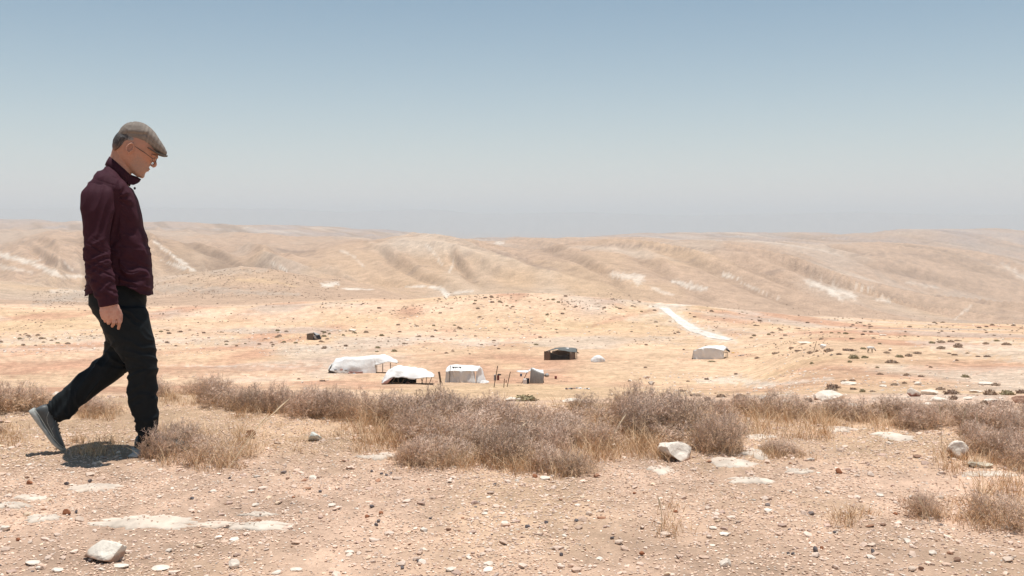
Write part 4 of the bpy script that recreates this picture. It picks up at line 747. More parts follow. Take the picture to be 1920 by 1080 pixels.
def drum(name, p, r, h, mat, parent=None, org=(0, 0, 0)):
    zz = [0, .02, .04, .33, .35, .37, .65, .67, .69, .96, .98, 1.0]; rr = [1, 1.04, 1, 1, 1.05, 1, 1, 1.05, 1, 1, 1.04, .96]
    k = 14; V = []; Q = []
    for z, q in zip(zz, rr):
        for i in range(k): a = 2 * math.pi * i / k; V.append((p.x - org[0] + math.cos(a) * r * q, p.y - org[1] + math.sin(a) * r * q, p.z - org[2] + z * h))
    for j in range(len(zz) - 1):
        for i in range(k): a = j * k + i; b = j * k + (i + 1) % k; Q.append((a, b, b + k, a + k))
    Q += [tuple(range(k))[::-1], tuple(range((len(zz) - 1) * k, len(zz) * k))]
    me = bpy.data.meshes.new(name); me.from_pydata(V, [], Q); return link_mesh(name, me, mat, parent)

# long white tent, half closed, half open canopy
t, O = camp('long_tent', 680, 701, 'longest white tent with closed left part and open canopy at its right end'); D = O.y
us = [616.5, 622.5, 629, 645, 671, 693.7, 704]; tops = [691, 681, 672.5, 669, 669.7, 667, 666]; bas = [694, 697, 699, 700.8, 702.3, 703.6, 703]
rows = [[gz(u, D + .0, 0) if 0 else P(u, b, D) for u, b in zip(us, bas)], [P(u + .6, b * .55 + tp * .45, D + .25) for u, b, tp in zip(us, bas, tops)], [P(u + 1, tp + 3.5, D + .7) for u, tp in zip(us, tops)],
        [P(u + 1, tp, D + 1.7) for u, tp in zip(us, tops)], [P(u + 1, tp + 3, D + 2.9) for u, tp in zip(us, tops)], [gz(u, D + 3.4, -.1) for u in us]]
sheet('cover', rows, M_tarp, t, O, sub=5, amp=.13, seed=3)
sheet('end_wall', [[P(616, 694, D), P(615.5, 693, D + 1.5), gz(616, D + 3.4)], [P(619, 688, D + .3), P(617.5, 686, D + 1.6), P(619, 689, D + 3)], [P(622.5, 682, D + .8), P(622.5, 681, D + 1.7), P(622.5, 684, D + 2.8)]], M_tarpg, t, O, amp=.06, seed=5)
us = [702, 712.5, 721, 731, 744.5]; tops = [666, 665, 663.8, 668.7, 675]; frs = [684.5, 683, 680, 679, 679.5]
sheet('canopy', [[P(u + 1, f, D + .1) for u, f in zip(us, frs)], [P(u, (f + 2 * tp) / 3, D + .7) for u, f, tp in zip(us, frs, tops)], [P(u, tp, D + 1.7) for u, tp in zip(us, tops)], [P(u, tp + 2, D + 2.9) for u, tp in zip(us, tops)], [P(u, tp + 7, D + 3.6) for u, tp in zip(us, tops)]], M_tarp, t, O, sub=6, amp=.12, seed=8)
sheet('skirt', [[P(u, v, D - .12) for u, v in [(655, 702.5), (668, 703), (680, 704)]], [P(u, v, D - .1) for u, v in [(655, 696), (668, 697.5), (680, 697)]]], M_rug, t, O, amp=.05, seed=9, label='dusty pink rug hanging along the foot of the cover')
for u, a, b, dd in [(706.4, 685, 700, .4), (717.6, 681, 691, 2.9), (732, 680, 688, .6)]: rod('pole', [P(u, a, D + dd), gz(u, D + dd)], .05, M_pole, t, O)
for u in (635.5, 644.5): rod('peg', [P(u, 700, D - .4), P(u - .3, 706, D - .5)], .03, M_pole, t, O)
for k, (u, v) in enumerate([(629, 693), (640, 693), (648, 694), (655, 700), (664, 701), (672, 702), (683, 704), (697, 703.5)]): lump('weight', P(u, v, D - .25), .22, .15, .14, M_rug if k % 2 else M_grey, 60 + k, t, O, base=ICO2)
# low open canopy
t, O = camp('open_tent', 765, 721, 'low white canopy open at the front with deep shade beneath'); D = O.y
us = [716, 724.7, 739, 757, 778, 799, 814]; tops = [715, 697, 686.5, 686.5, 688, 694.5, 703.5]; frs = [719, 714, 707, 708.5, 710.5, 706.5, 706.5]
sheet('canopy', [[P(u, f, D) for u, f in zip(us, frs)], [P(u, f * .45 + tp * .55, D + .5) for u, f, tp in zip(us, frs, tops)], [P(u, tp, D + 1.5) for u, tp in zip(us, tops)], [P(u, tp + 1.5, D + 2.6) for u, tp in zip(us, tops)], [P(u, tp + 6, D + 3.6) for u, tp in zip(us, tops)], ], M_tarp, t, O, sub=6, amp=.13, seed=13)
sheet('back_wall', [[gz(u, D + 3.7) for u in (720, 740, 760, 781)], [P(u, v, D + 3.6) for u, v in [(722, 706), (740, 693), (760, 692.5), (780, 694)]]], M_cloth, t, O, amp=.05, seed=15)  # closed back, coloured black so the shade inside reads deep
sheet('front_flap', [[P(714, 720, D - .1), P(726, 719.5, D - .1)], [P(721, 715, D - .05), P(738, 708, D - .05)]], M_rug, t, O, amp=.03, seed=16, sub=4, label='rolled pinkish flap along the left front edge')
for (u, a, u2, b) in [(741, 708, 733, 720), (746, 708, 747.5, 722), (758, 710, 753, 721), (789, 708, 793, 718), (794, 707, 790, 718), (800, 706.5, 798.5, 718), (810, 706.5, 804, 718)]: rod('pole', [P(u, a, D + .1), gz(u2, D + .2)], .032, M_pole, t, O)
for k, (u, h, dd, m) in enumerate([(758, 5.5, 1.6, M_dark), (765, 5, 1.5, M_rug), (772, 6, 1.7, M_dark), (735, 4, 1.2, M_grey)]):
    p = gz(u, D + dd, h * D / F * .4); o = lump('crate', p, .26, .25, h * D / F * .5, m, 80 + k, base=ICO2, cuts=10, rough=.05); tag(o, ['dark bundle under the low open canopy', 'pinkish bundle under the low open canopy', 'dark bundle at the right under the canopy', 'pale sack at the left inside the low canopy'][k], 'bundle')
# boxy white tent
t, O = camp('box_tent', 870, 718, 'boxy white tent with drooping dark holes in its roof'); D = O.y
us = [834.5, 842, 850, 860, 875, 892]; sheet('front_wall', [[P(u, 719.3, D) for u in us], [P(u + (863 - u) * .04, 707, D + .06) for u in us], [P(u + (864 - u) * .08, 695.8, D + .12) for u in us]], M_tarpg, t, O, sub=7, amp=.04, seed=23, fold=.09)
sheet('roof', [[P(u, v, D + .05) for u, v in [(835.5, 697), (850, 695.7), (872, 695.6), (893.5, 695.8)]], [P(u, v, D + 1.2) for u, v in [(839.5, 687.5), (852, 686), (873, 687), (900.5, 688)]], [P(u, v, D + 2.2) for u, v in [(843, 684.3), (854, 683.6), (874, 684.8), (900, 685.8)]], [P(u, v, D + 3.4) for u, v in [(841, 689), (854, 689), (874, 689), (900, 690)]]], M_tarp, t, O, sub=7, amp=.06, seed=24)
sheet('side_wall', [[P(893, 719.5, D), P(905, 718, D + 1.2), gz(911, D + 3.2)], [P(892.5, 707, D + .1), P(902, 704, D + 1.3), P(907, 703, D + 3)], [P(893.5, 696, D + .1), P(900.5, 688.5, D + 1.2), P(903, 690, D + 3)]], M_tarp, t, O, sub=7, amp=.05, seed=25, fold=.08)
sheet('side_wall', [[P(834, 719, D), gz(835, D + 3.2)], [P(836, 697, D + .1), P(843, 687, D + 3)]], M_tarpg, t, O, sub=6, amp=.05, seed=26)
sheet('apron', [[P(900, 719.5, D - .2), P(912, 718, D + .2), P(918, 716, D + .8)], [P(903, 713, D + .1), P(911, 713, D + .5), P(916, 714, D + 1.1)]], M_tarp, t, O, sub=5, amp=.08, seed=27)
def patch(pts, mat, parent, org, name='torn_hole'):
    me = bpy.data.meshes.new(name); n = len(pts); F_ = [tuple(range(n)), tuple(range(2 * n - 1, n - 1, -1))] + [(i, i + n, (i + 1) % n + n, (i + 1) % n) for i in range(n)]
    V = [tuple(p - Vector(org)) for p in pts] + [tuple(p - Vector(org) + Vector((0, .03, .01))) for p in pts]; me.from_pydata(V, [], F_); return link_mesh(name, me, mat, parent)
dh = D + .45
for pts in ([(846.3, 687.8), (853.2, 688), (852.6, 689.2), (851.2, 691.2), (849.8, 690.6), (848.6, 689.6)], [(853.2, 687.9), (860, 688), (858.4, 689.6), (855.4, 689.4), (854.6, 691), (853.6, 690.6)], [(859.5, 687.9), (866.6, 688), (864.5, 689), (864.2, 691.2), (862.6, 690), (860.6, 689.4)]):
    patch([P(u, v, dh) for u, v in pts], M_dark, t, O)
rod('pole', [P(844.5, 685.5, D - .1), P(841.6, 722, D - .3)], .035, M_pole, t, O)
for k, u in enumerate((864, 880, 899, 845, 856)): lump('weight', P(u, 719, D - .12), .16, .12, .09, M_rug if k % 2 else M_grey, 90 + k, t, O, base=ICO2)
# white barrel tent at right
t, O = camp('barrel_tent', 1325, 674, 'rounded white tent standing alone below the white dirt road'); D = O.y
us = [1300, 1310, 1321, 1339, 1352, 1357]; fe = [657.5, 654.8, 653, 653.3, 656.5, 658]; rt = [656.5, 652.5, 649.3, 647.3, 648.6, 651]; bs = [676, 675.5, 675, 674, 673, 672]
sheet('front_wall', [[P(u, b, D) for u, b in zip(us, bs)], [P(u, (b + f) / 2, D + .04) for u, b, f in zip(us, bs, fe)], [P(u, f, D + .1) for u, f in zip(us, fe)]], M_tarp, t, O, sub=6, amp=.04, seed=33, fold=.06)
sheet('roof', [[P(u, f, D + .06) for u, f in zip(us, fe)], [P(u + 4, r_, D + 1.8) for u, r_ in zip(us, rt)], [P(u + 6, r_ + 1, D + 3.2) for u, r_ in zip(us, rt)], [P(u + 7, r_ + 8, D + 4) for u, r_ in zip(us, rt)]], M_tarp, t, O, sub=6, amp=.06, seed=34)
sheet('end_flap', [[P(1356.5, 659.5, D + .2), P(1362, 656, D + 1.8), P(1368, 659.5, D + 3.2)], [P(1357, 657, D + .2), P(1363, 650.8, D + 1.8), P(1366, 653, D + 3.2)]], M_tarp, t, O, sub=5, amp=.05, seed=35)
sheet('end_wall', [[P(1297, 676, D), gz(1298, D + 3.6)], [P(1300, 657.5, D + .1), P(1304, 659, D + 3)]], M_tarpg, t, O, sub=5, amp=.05, seed=36)
sheet('dark_flap', [[P(1361, 655.5, D + .9), P(1367.5, 661, D + 1)], [P(1362.5, 653.5, D + 1), P(1368.5, 657.5, D + 1.1)]], M_dark, t, O, sub=3, amp=.05, seed=37)
for u, a, b in [(1357, 658, 672), (1361.5, 659, 671), (1364.5, 660, 670)]: rod('pole', [P(u, a, D + .2), P(u, b, D + .25)], .045, M_pole, t, O)
rod('pole', [P(1357, 661, D + .3), P(1364.5, 661, D + .3)], .04, M_pole, t, O)
o = lump('grey_box', P(1303.3, 672.5, D - .4), .13, .12, .30, M_grey, 38, base=ICO2, cuts=12, rough=.02); tag(o, 'narrow grey box leaning at the left of the barrel tent', 'box')
# black cloth tent
t, O = camp('black_tent', 1050, 675.5, 'black cloth tent with a sagging front curtain and open frame'); D = O.y
sheet('curtain', [[P(u, 676, D) for u in (1031, 1040, 1050, 1060, 1069)], [P(u, v, D + .02) for u, v in [(1031.3, 668), (1040, 671), (1050.5, 671.5), (1060, 671), (1068.8, 669)]], [P(u, v, D + .03) for u, v in [(1031.4, 659.8), (1040, 664.5), (1050.5, 666.6), (1060, 665.8), (1068.6, 661.3)]]], M_cloth, t, O, sub=5, amp=.05, seed=43, fold=.04)
sheet('left_panel', [[P(1021, 675.5, D + .1), P(1026, 675.7, D + .1), P(1031, 676, D + .05)], [P(1021, 659, D + .2), P(1026, 658, D + .2), P(1031.5, 657, D + .1)]], M_net, t, O, sub=5, amp=.04, seed=44)
sheet('right_panel', [[P(1068.5, 675.8, D), P(1073, 675.5, D + .4), P(1078, 674, D + 1)], [P(1068.5, 660, D), P(1073, 660, D + .4), P(1079, 660.5, D + 1)]], M_net, t, O, sub=5, amp=.06, seed=45)
sheet('back_panel', [[gz(1032, D + 3), gz(1050, D + 3), gz(1077, D + 3)], [P(1036, 657, D + 3), P(1055, 655, D + 3), P(1079, 656, D + 3)]], M_net, t, O, sub=5, amp=.06, seed=46)
M_rooft = noisy('faded_grey_cloth', (.13, .135, .13), var=.2, scale=2, rough=.9)
sheet('roof', [[P(1020.6, 659, D + .1), P(1044.5, 654.6, D + .2), P(1056, 657.5, D + .1), P(1068.6, 660, D), P(1081.8, 660.4, D + .9)], [P(1034, 655, D + 1.5), P(1045, 652.8, D + 1.6), P(1058, 653, D + 1.5), P(1070, 655, D + 1.5), P(1081, 656, D + 1.8)], [P(1042, 652.2, D + 3), P(1050, 651.4, D + 3), P(1060, 651, D + 3), P(1070, 651.5, D + 3), P(1080.5, 652.8, D + 3)]], M_rooft, t, O, sub=5, amp=.04, seed=47)
patch([P(1061, 652.2, D + 2.0), P(1067, 652.4, D + 2.0), P(1064.2, 655.2, D + 1.2)], M_tarp, t, O, 'white_patch')
for u, a, b, dd in [(1020.8, 658.5, 675.5, .1), (1031.3, 657, 676, 0), (1068.6, 660, 676, -.03), (1078.5, 660.5, 674.5, 1), (1081.6, 654, 672.5, 2.2)]: rod('pole', [P(u, a, D + dd), P(u, b, D + dd)], .06, M_pole, t, O)
rod('guy_peg', [P(1081.5, 660, D + 2), P(1085, 662, D + 2.4)], .08, M_pole, t, O)
# covered heap
t = hit(1121, 678); D = t.y; s = D / F
iv, fi = ICO4; V = iv.copy(); V[:, 2] = np.maximum(V[:, 2], -.05); V = V * (1 + .25 * fbm(V[:, 0] * 1.6, V[:, 1] * 1.6, V[:, 2] * 1.6, s=51, o=4))[:, None]; V[:, 2] *= (1 - .25 * np.abs(V[:, 0])); V = V * np.array([14 * s, 10 * s, 12.5 * s])
tag(link_mesh('covered_heap', mesh_np('covered_heap', V, fi, True), M_tarp, loc=t), 'small white tarpaulin heap right of the black cloth tent', 'heap')
# shack
t, O = camp('sheet_shack', 1005, 719.5, 'lean-to shack of grey corrugated sheet with a prop pole', 'shack'); D = O.y
A, B, Cc, Dd = P(992.8, 719, D), P(1018, 719.8, D), P(1020.6, 700, D + .1), P(995.3, 689, D + .2)
nu, nv = 97, 10; g_ = []
for j in range(nv):
    row = []
    for i in range(nu):
        a, b = i / (nu - 1), j / (nv - 1); p = A.lerp(B, a).lerp(Dd.lerp(Cc, a), b); p = p + Vector((0, -.045 * math.sin(a * 9 * 2 * math.pi) - .05 * math.sin(b * 3), -.07 * math.sin(a * math.pi) * b)); row.append(tuple(p - O))
    g_.append(row)
V = np.array(g_).reshape(-1, 3); idx = np.arange(nu * nv).reshape(nv, nu); Q = np.stack([idx[:-1, :-1], idx[:-1, 1:], idx[1:, 1:], idx[1:, :-1]], -1).reshape(-1, 4)
o = link_mesh('corrugated_sheet', mesh_np('corrugated_sheet', V, Q, True), M_tin, t); o.modifiers.new('thickness', 'SOLIDIFY').thickness = .012
sheet('cloth_roof', [[P(988, 699, D + .2), P(996, 694, D + .3), P(1008, 697, D + .3), P(1020, 700.5, D + .3)], [P(990, 694.5, D + 1.6), P(998, 690.5, D + 1.6), P(1008, 693.5, D + 1.6), P(1018, 694, D + 1.6)]], M_tarp, t, O, sub=5, amp=.08, seed=53)
sheet('back_wall', [[gz(994, D + 1.8), gz(1020, D + 1.8)], [P(995, 694, D + 1.7), P(1019, 698, D + 1.7)]], M_cloth, t, O, sub=4, amp=.04, seed=54)
rod('prop_pole', [P(988.3, 698, D + .2), P(977.6, 720.5, D - .3)], .04, M_pole, t, O)
sheet('white_flap', [[P(968, 697, D + 2.5), P(989, 699, D + .6)], [P(970, 694.8, D + 2.8), P(990, 694.5, D + 1.2)]], M_tarp, t, O, sub=4, amp=.05, seed=55)
o = lump('bundle', P(1025, 703.5, D + 1.6), .33, .3, .22, M_tin, 56, cuts=8); tag(o, 'grey bundle with shade under it at the right of the shack', 'bundle')
o = drum('drum', P(984.5, 719.3, D - .3), .22, .5, M_tarp); tag(o, 'white drum standing left of the shack sheet', 'drum'); o = drum('drum', P(989, 719, D - .2), .2, .55, M_dark); tag(o, 'dark drum against the left edge of the shack sheet', 'drum')
# odds and ends
def prop(fn, label, cat, *a, **k): o = fn(*a, **k); tag(o, label, cat); return o
for u, v, w, h, m, lab in [(977, 706.5, 4, 5, M_blue, 'small blue drum left of the shack'), (1042, 711.5, 4.4, 5, M_red, 'small brown drum right of the shack'), (928.3, 713.5, 4.6, 10.5, M_grey, 'grey drum by the tall leaning post'), (934, 713.5, 4.4, 9, M_red, 'dark red drum by the tall leaning post')]:
    p = hit(u, v); s = p.y / F; prop(drum, lab, 'drum', 'drum', p, w * s / 2, h * s, m)
p = hit(935, 703.5); prop(lump, 'dark bent bundle lying on the red drum', 'bundle', 'bundle', P(935, 702.6, hit(934, 713.5).y), .3, .12, .1, M_dark, 58)
for a, b, lab, r in [((926, 727), (933.2, 686), 'tallest leaning post between the boxy tent and the shack', .03), ((950.5, 726.5), (957, 697), 'second leaning post left of the shack', .028), ((944.6, 727.5), (945.8, 710), 'short upright post left of the shack', .028), ((948.8, 718), (949.2, 713), 'stub of post between the two thin posts', .05), ((1525.5, 661), (1531, 640), 'thin post far up the slope left of the goat', .03)]:
    p = hit(*a); q = P(b[0], b[1], p.y); prop(rod, lab, 'post', 'post', [p - Vector((0, 0, .05)), (p + q) / 2, q], r, M_pole)
for a, b, lab, w in [((825.5, 722), (823, 697), 'rough dark wooden post left of the boxy tent', .09), ((829, 724), (826, 712), 'short prop leaning on the rough dark post', .03)]:
    p = hit(*a); q = P(b[0], b[1], p.y); prop(rod, lab, 'post', 'post', [p, (p * .6 + q * .4) + Vector((.05, 0, 0)), q], [w * .5, w, w * 1.1], M_pole)
def junk(u, v, w, h, mats, n, lab, cat='junk heap', seed=0):
    p = hit(u, v); s = p.y / F; t = empty('junk_heap', p); tag(t, lab, cat); g = np.random.default_rng(seed)
    for i in range(n):
        x = g.uniform(-.5, .5) * w * s; q = Vector((x, g.uniform(-.5, .5) * 4 * s, h * s * .3 * (1 - abs(x) / (w * s)) + .02)); lump(['rag', 'plank', 'sack'][i % 3], q, *(np.array([g.uniform(1, 3), g.uniform(1, 2), g.uniform(.5, 1.2)]) * s * (h / 6)), mats[i % len(mats)], seed + i, t, base=ICO2, cuts=7)
    return t
junk(1083, 731, 44, 9, [M_dark, M_tarp, M_rug, M_grey, M_tarp], 22, 'scattered pale and dark junk heap on the flat below the shack', seed=600)
junk(1107, 692, 22, 3, [M_dark, M_pole, M_rug], 6, 'low dark scraps lying below the small white heap', seed=640)
junk(1052, 716, 14, 3, [M_dark, M_pole], 5, 'dark scraps just right of the shack', seed=650)
junk(972, 724.5, 17, 2.5, [M_pole, M_dark], 4, 'low dark sticks in front of the shack', seed=660)
junk(823, 717, 14, 4, [M_rug, M_tarpg, M_pole], 6, 'pink and grey scraps around the rough dark post', seed=670)
junk(1392, 668, 14, 6, [M_grey, M_dark, M_grey], 6, 'grey and dark scraps right of the barrel tent', seed=680)
junk(1402, 666, 12, 4, [M_red, M_rug], 4, 'dark red cloth on the ground right of the barrel tent', seed=690)
junk(1378, 663, 12, 5, [M_yel, M_yel, M_yel], 4, 'bright yellow plastic sheet lying right of the barrel tent', seed=700)
junk(748, 667 + 15, 10, 6, [M_grey, M_pole], 4, 'grey rags hanging at the right tip of the long tent', seed=710)
# distant grey hut
t, O = camp('grey_hut', 589, 637.5, 'small dark grey hut standing alone above the camp', 'hut'); D = O.y
sheet('front_wall', [[P(575, 636, D), P(587.5, 637.5, D - .4)], [P(575.3, 626, D), P(587, 624.6, D - .4)]], M_pole, t, O, sub=4, amp=.03, seed=73)
sheet('side_wall', [[P(587.5, 637.5, D - .4), P(603.5, 638, D + 2.5)], [P(587, 624.3, D - .4), P(599.5, 628, D + 2.5)]], M_dark, t, O, sub=5, amp=.12, seed=74)
sheet('roof', [[P(574.6, 625.6, D - .1), P(588, 623.6, D - .6), P(594, 629, D - .4)], [P(578, 624.8, D + 2.6), P(590, 623.4, D + 2.5), P(601, 627, D + 2.5)]], M_tin, t, O, sub=4, amp=.06, seed=75)
sheet('hanging_sheet', [[P(589, 634, D - .5), P(594, 636.5, D - .3)], [P(588.5, 628, D - .6), P(592, 628.5, D - .4)]], M_grey, t, O, sub=3, amp=.05, seed=76)

# grazing goat: one skinned body
def goat(u, v, hpx, face=1):
    p = hit(u, v); s = hpx * p.y / F / .78
    J = [(0, 0, .50), (.22, 0, .51), (.40, 0, .53), (.52, 0, .50), (.62, 0, .36), (.70, 0, .24), (.76, 0, .17), (-.12, 0, .52), (-.18, 0, .60)]
    E = [(0, 1), (1, 2), (2, 3), (3, 4), (4, 5), (5, 6), (0, 7), (7, 8)]; R = [.135, .15, .14, .09, .06, .055, .03, .06, .02]
    for sy in (-1, 1):
        b = len(J); J += [(.38, .08 * sy, .38), (.37, .08 * sy, .22), (.38, .08 * sy, .10), (.40, .08 * sy, .0)]; E += [(2, b), (b, b + 1), (b + 1, b + 2), (b + 2, b + 3)]; R += [.06, .03, .022, .024]
        b = len(J); J += [(.02, .08 * sy, .38), (.05, .09 * sy, .28), (-.04, .09 * sy, .18), (-.01, .09 * sy, .0)]; E += [(0, b), (b, b + 1), (b + 1, b + 2), (b + 2, b + 3)]; R += [.075, .045, .024, .024]
        b = len(J); J += [(.66, .09 * sy, .33)]; E += [(4, b)]; R += [.018]
    me = bpy.data.meshes.new('goat'); me.from_pydata([(x * s * face, y * s, (z) * s) for x, y, z in J], E, []); o = bpy.data.objects.new('goat', me); COL.objects.link(o)
    m = o.modifiers.new('skin', 'SKIN'); o.modifiers.new('sub', 'SUBSURF').levels = 2; o.modifiers['sub'].render_levels = 2
    for i, r in enumerate(R): me.skin_vertices[0].data[i].radius = (r * s, r * s)
    me.skin_vertices[0].data[0].use_root = True
    dg = bpy.context.evaluated_depsgraph_get(); dg.update(); nm = bpy.data.meshes.new_from_object(o.evaluated_get(dg)); o.modifiers.clear(); o.data = nm; nm.materials.clear()
    co = np.empty(len(nm.vertices) * 3, dtype=np.float32); nm.vertices.foreach_get('co', co); co = co.reshape(-1, 3); z = co[:, 2] / s
    w = smooth(.28, .38, z)[:, None]; c = np.array([.25, .19, .14]) * (1 - w) + np.array([.72, .69, .64]) * w; ca = np.ones((len(co), 4), dtype=np.float32); ca[:, :3] = c
    a = nm.color_attributes.new('tint', 'FLOAT_COLOR', 'POINT'); a.data.foreach_set('color', ca.ravel()); nm.materials.append(noisy('goat_hair', (.7, .68, .62), var=.1, scale=20, attr='tint')); o.location = p; return o
tag(goat(1628, 662, 15, 1), 'white goat with brown legs grazing on the right slope', 'goat')
tag(lump('resting_goat', hit(1544, 654) + Vector((0, 0, .25)), .42, .25, .28, M_tarp, 77, cuts=3), 'white animal shape lying among shrubs left of the grazing goat', 'animal')
print('camp', round(time.time() - T0, 1))
# ------------------------------------------------------------------ walking man
PC = Vector(((212 - 960) / F * 5.17, 5.17)); PCn = PC.normalized()           # the man's place and the bearing to him
FWD = Vector((PCn.y, -PCn.x, 0)); SIDE = Vector((PCn.x, PCn.y, 0))           # he walks across the line of sight
PX = 5.17 / F
def Q(u, v, w=0.0):
    """a point of the man at profile position (u,v), w metres beyond his mid plane"""
    kx = (u - 960) / F; t = (PC.length + w) / (kx * PCn.x + PCn.y); return Vector((kx * t, t, (HR - v) / F * t))
foot = Q(212, 845); gzp = float(zat(foot.x, foot.y)[0])
man = empty('person', (foot.x, foot.y, gzp)); MO = man.location.copy()
tag(man, 'man in flat cap, glasses, maroon shirt and dark trousers walking to the right', 'person')
def cat(pts, k):
    P_ = [pts[0]] + list(pts) + [pts[-1]]; out = []
    for i in range(len(pts) - 1):
        for j in range(k):
            t = j / k; a, b, c, d = P_[i:i + 4]; out.append(.5 * ((2 * b) + (-a + c) * t + (2 * a - 5 * b + 4 * c - d) * t * t + (-a + 3 * b - 3 * c + d) * t ** 3))
    out.append(np.array(pts[-1], float)); return out
def loft(secs, k=4, n=32, egg=0.0, e=2.3):
    """secs: (u1,v1,u2,v2,halfwidth_px,w[,n exponent]) back edge and front edge seen in profile"""
    S = cat([np.array(s, float) for s in secs], k); V = []
    for s in S:
        a = Q(s[0], s[1], s[5]); b = Q(s[2], s[3], s[5]); c = (a + b) / 2; A = (b - a) / 2; B = SIDE * (s[4] * PX)
        for i in range(n):
            t = 2 * math.pi * i / n; ct, st = math.cos(t), math.sin(t); x = math.copysign(abs(ct) ** (2 / e), ct); y = math.copysign(abs(st) ** (2 / e), st)
            V.append(c + A * x + B * y * (1 - egg * x))
    m = len(S); Fc = []
    for j in range(m - 1):
        for i in range(n): Fc.append((j * n + i, j * n + (i + 1) % n, (j + 1) * n + (i + 1) % n, (j + 1) * n + i))
    V.append(Q((S[0][0] + S[0][2]) / 2, (S[0][1] + S[0][3]) / 2, S[0][5])); V.append(Q((S[-1][0] + S[-1][2]) / 2, (S[-1][1] + S[-1][3]) / 2, S[-1][5])); a, b = len(V) - 2, len(V) - 1
    for i in range(n): Fc.append((a, (i + 1) % n, i)); Fc.append((b, (m - 1) * n + i, (m - 1) * n + (i + 1) % n))
    return [tuple(v) for v in V], Fc
def tube3(pts, rad, k=10):
    """closed tapered tube with round ends through 3-D points"""
    A = [np.array(list(p)) for p in pts]; S = cat([np.append(a, r) for a, r in zip(A, rad)], 4); V, Fc = [], []
    C_ = np.array([s[:3] for s in S]); r = np.array([s[3] for s in S]); T = unit(np.gradient(C_, axis=0)); ref = np.array([.3, .9, .2]); a = unit(np.cross(T, ref)); b = np.cross(T, a)
    rings = [(C_[0] - T[0] * r[0] * .6, r[0] * .6, 0)] + [(C_[i], r[i], i) for i in range(len(S))] + [(C_[-1] + T[-1] * r[-1] * .55, r[-1] * .72, len(S) - 1), (C_[-1] + T[-1] * r[-1] * .9, r[-1] * .3, len(S) - 1)]
    for c, q, i in rings:
        for j in range(k): t = 2 * math.pi * j / k; V.append(tuple(c + (a[i] * math.cos(t) + b[i] * math.sin(t)) * q))
    for m in range(len(rings) - 1):
        for j in range(k): Fc.append((m * k + j, m * k + (j + 1) % k, (m + 1) * k + (j + 1) % k, (m + 1) * k + j))
    Fc += [tuple(range(k))[::-1], tuple(range((len(rings) - 1) * k, len(rings) * k))]; return V, Fc
def ell(c, ax, n=2):
    iv, fi = ICO3; return [tuple(Vector(c) + Vector(ax[0]) * v[0] + Vector(ax[1]) * v[1] + Vector(ax[2]) * v[2]) for v in iv], [tuple(int(i) for i in f) for f in fi]
def fuse(name, shells, voxel, smooth_it=2):
    """one continuous skin out of overlapping closed shells"""
    V, Fc = [], []
    for v, f in shells: o = len(V); V += list(v); Fc += [tuple(i + o for i in q) for q in f]
    me = bpy.data.meshes.new(name); me.from_pydata([tuple(v) for v in V], [], Fc); o = bpy.data.objects.new(name, me); COL.objects.link(o)
    import bmesh
    bm = bmesh.new(); bm.from_mesh(me); bmesh.ops.recalc_face_normals(bm, faces=bm.faces); bm.to_mesh(me); bm.free()
    m = o.modifiers.new('r', 'REMESH'); m.mode = 'VOXEL'; m.voxel_size = voxel; m.adaptivity = 0; m.use_smooth_shade = True
    s = o.modifiers.new('s', 'SMOOTH'); s.factor = .5; s.iterations = smooth_it
    dg = bpy.context.evaluated_depsgraph_get(); dg.update(); nm = bpy.data.meshes.new_from_object(o.evaluated_get(dg)); bpy.data.objects.remove(o); bpy.data.meshes.remove(me); nm.name = name
    return nm
def getco(me):
    co = np.empty(len(me.vertices) * 3, dtype=np.float32); me.vertices.foreach_get('co', co); no = np.empty(len(me.vertices) * 3, dtype=np.float32); me.vertices.foreach_get('normal', no)
    return co.reshape(-1, 3).astype(float), no.reshape(-1, 3).astype(float)
def setco(me, co): me.vertices.foreach_set('co', np.ascontiguousarray(co - np.array(MO), dtype=np.float32).ravel()); me.update()
def prof(co):
    """profile coordinates (u,v) and depth w of points"""
    u = 960 + F * co[:, 0] / co[:, 1]; v = HR - F * co[:, 2] / co[:, 1]; w = co[:, 0] * PCn.x + co[:, 1] * PCn.y - PC.length; return u, v, w
def colattr(me, c):
    a = me.color_attributes.new('tint', 'FLOAT_COLOR', 'POINT'); q = np.ones((len(me.vertices), 4), dtype=np.float32); q[:, :3] = c; a.data.foreach_set('color', q.ravel())
def child(name, me, mat, parent=man, label=None):
    o = link_mesh(name, me, mat, parent)
    if label: o['label'] = label
    return o
def hp(p, q): return (245 + .82 * p + .57 * q, 279 + .57 * p - .82 * q)      # head axes: p forward, q up
def hsec(q, pb, pf, hw, w=0.0): return (*hp(pb, q), *hp(pf, q), hw, w)
HS = [(46, 2, 22, 9), (42, -13, 34, 18), (34, -25, 42.5, 24), (24, -31, 48, 27), (14, -34.5, 50.3, 28), (6, -35.5, 48.5, 28), (0, -35, 47.5, 27.5), (-8, -32, 48.2, 26), (-14, -29, 49.5, 24.5), (-20, -24, 49.6, 22.5), (-27, -10, 49.8, 19.5), (-32, 10, 48, 15), (-36, 26, 42, 8)]
head = loft([hsec(*h) for h in HS], k=5, n=48, egg=.14, e=2.2)
def hpt(p, q, w): return Q(*hp(p, q), w)
PXm = PX
nose = tube3([hpt(48, 10, 0), hpt(51.5, 6, 0), hpt(54.5, 1.5, 0), hpt(54, -2.5, 0)], [2.0 * PX, 2.5 * PX, 3.4 * PX, 3.0 * PX], 12)
nostr = [tube3([hpt(50.5, -3, s * .011), hpt(52.5, -2.5, s * .010)], [2.6 * PX, 2.4 * PX]) for s in (-1, 1)]
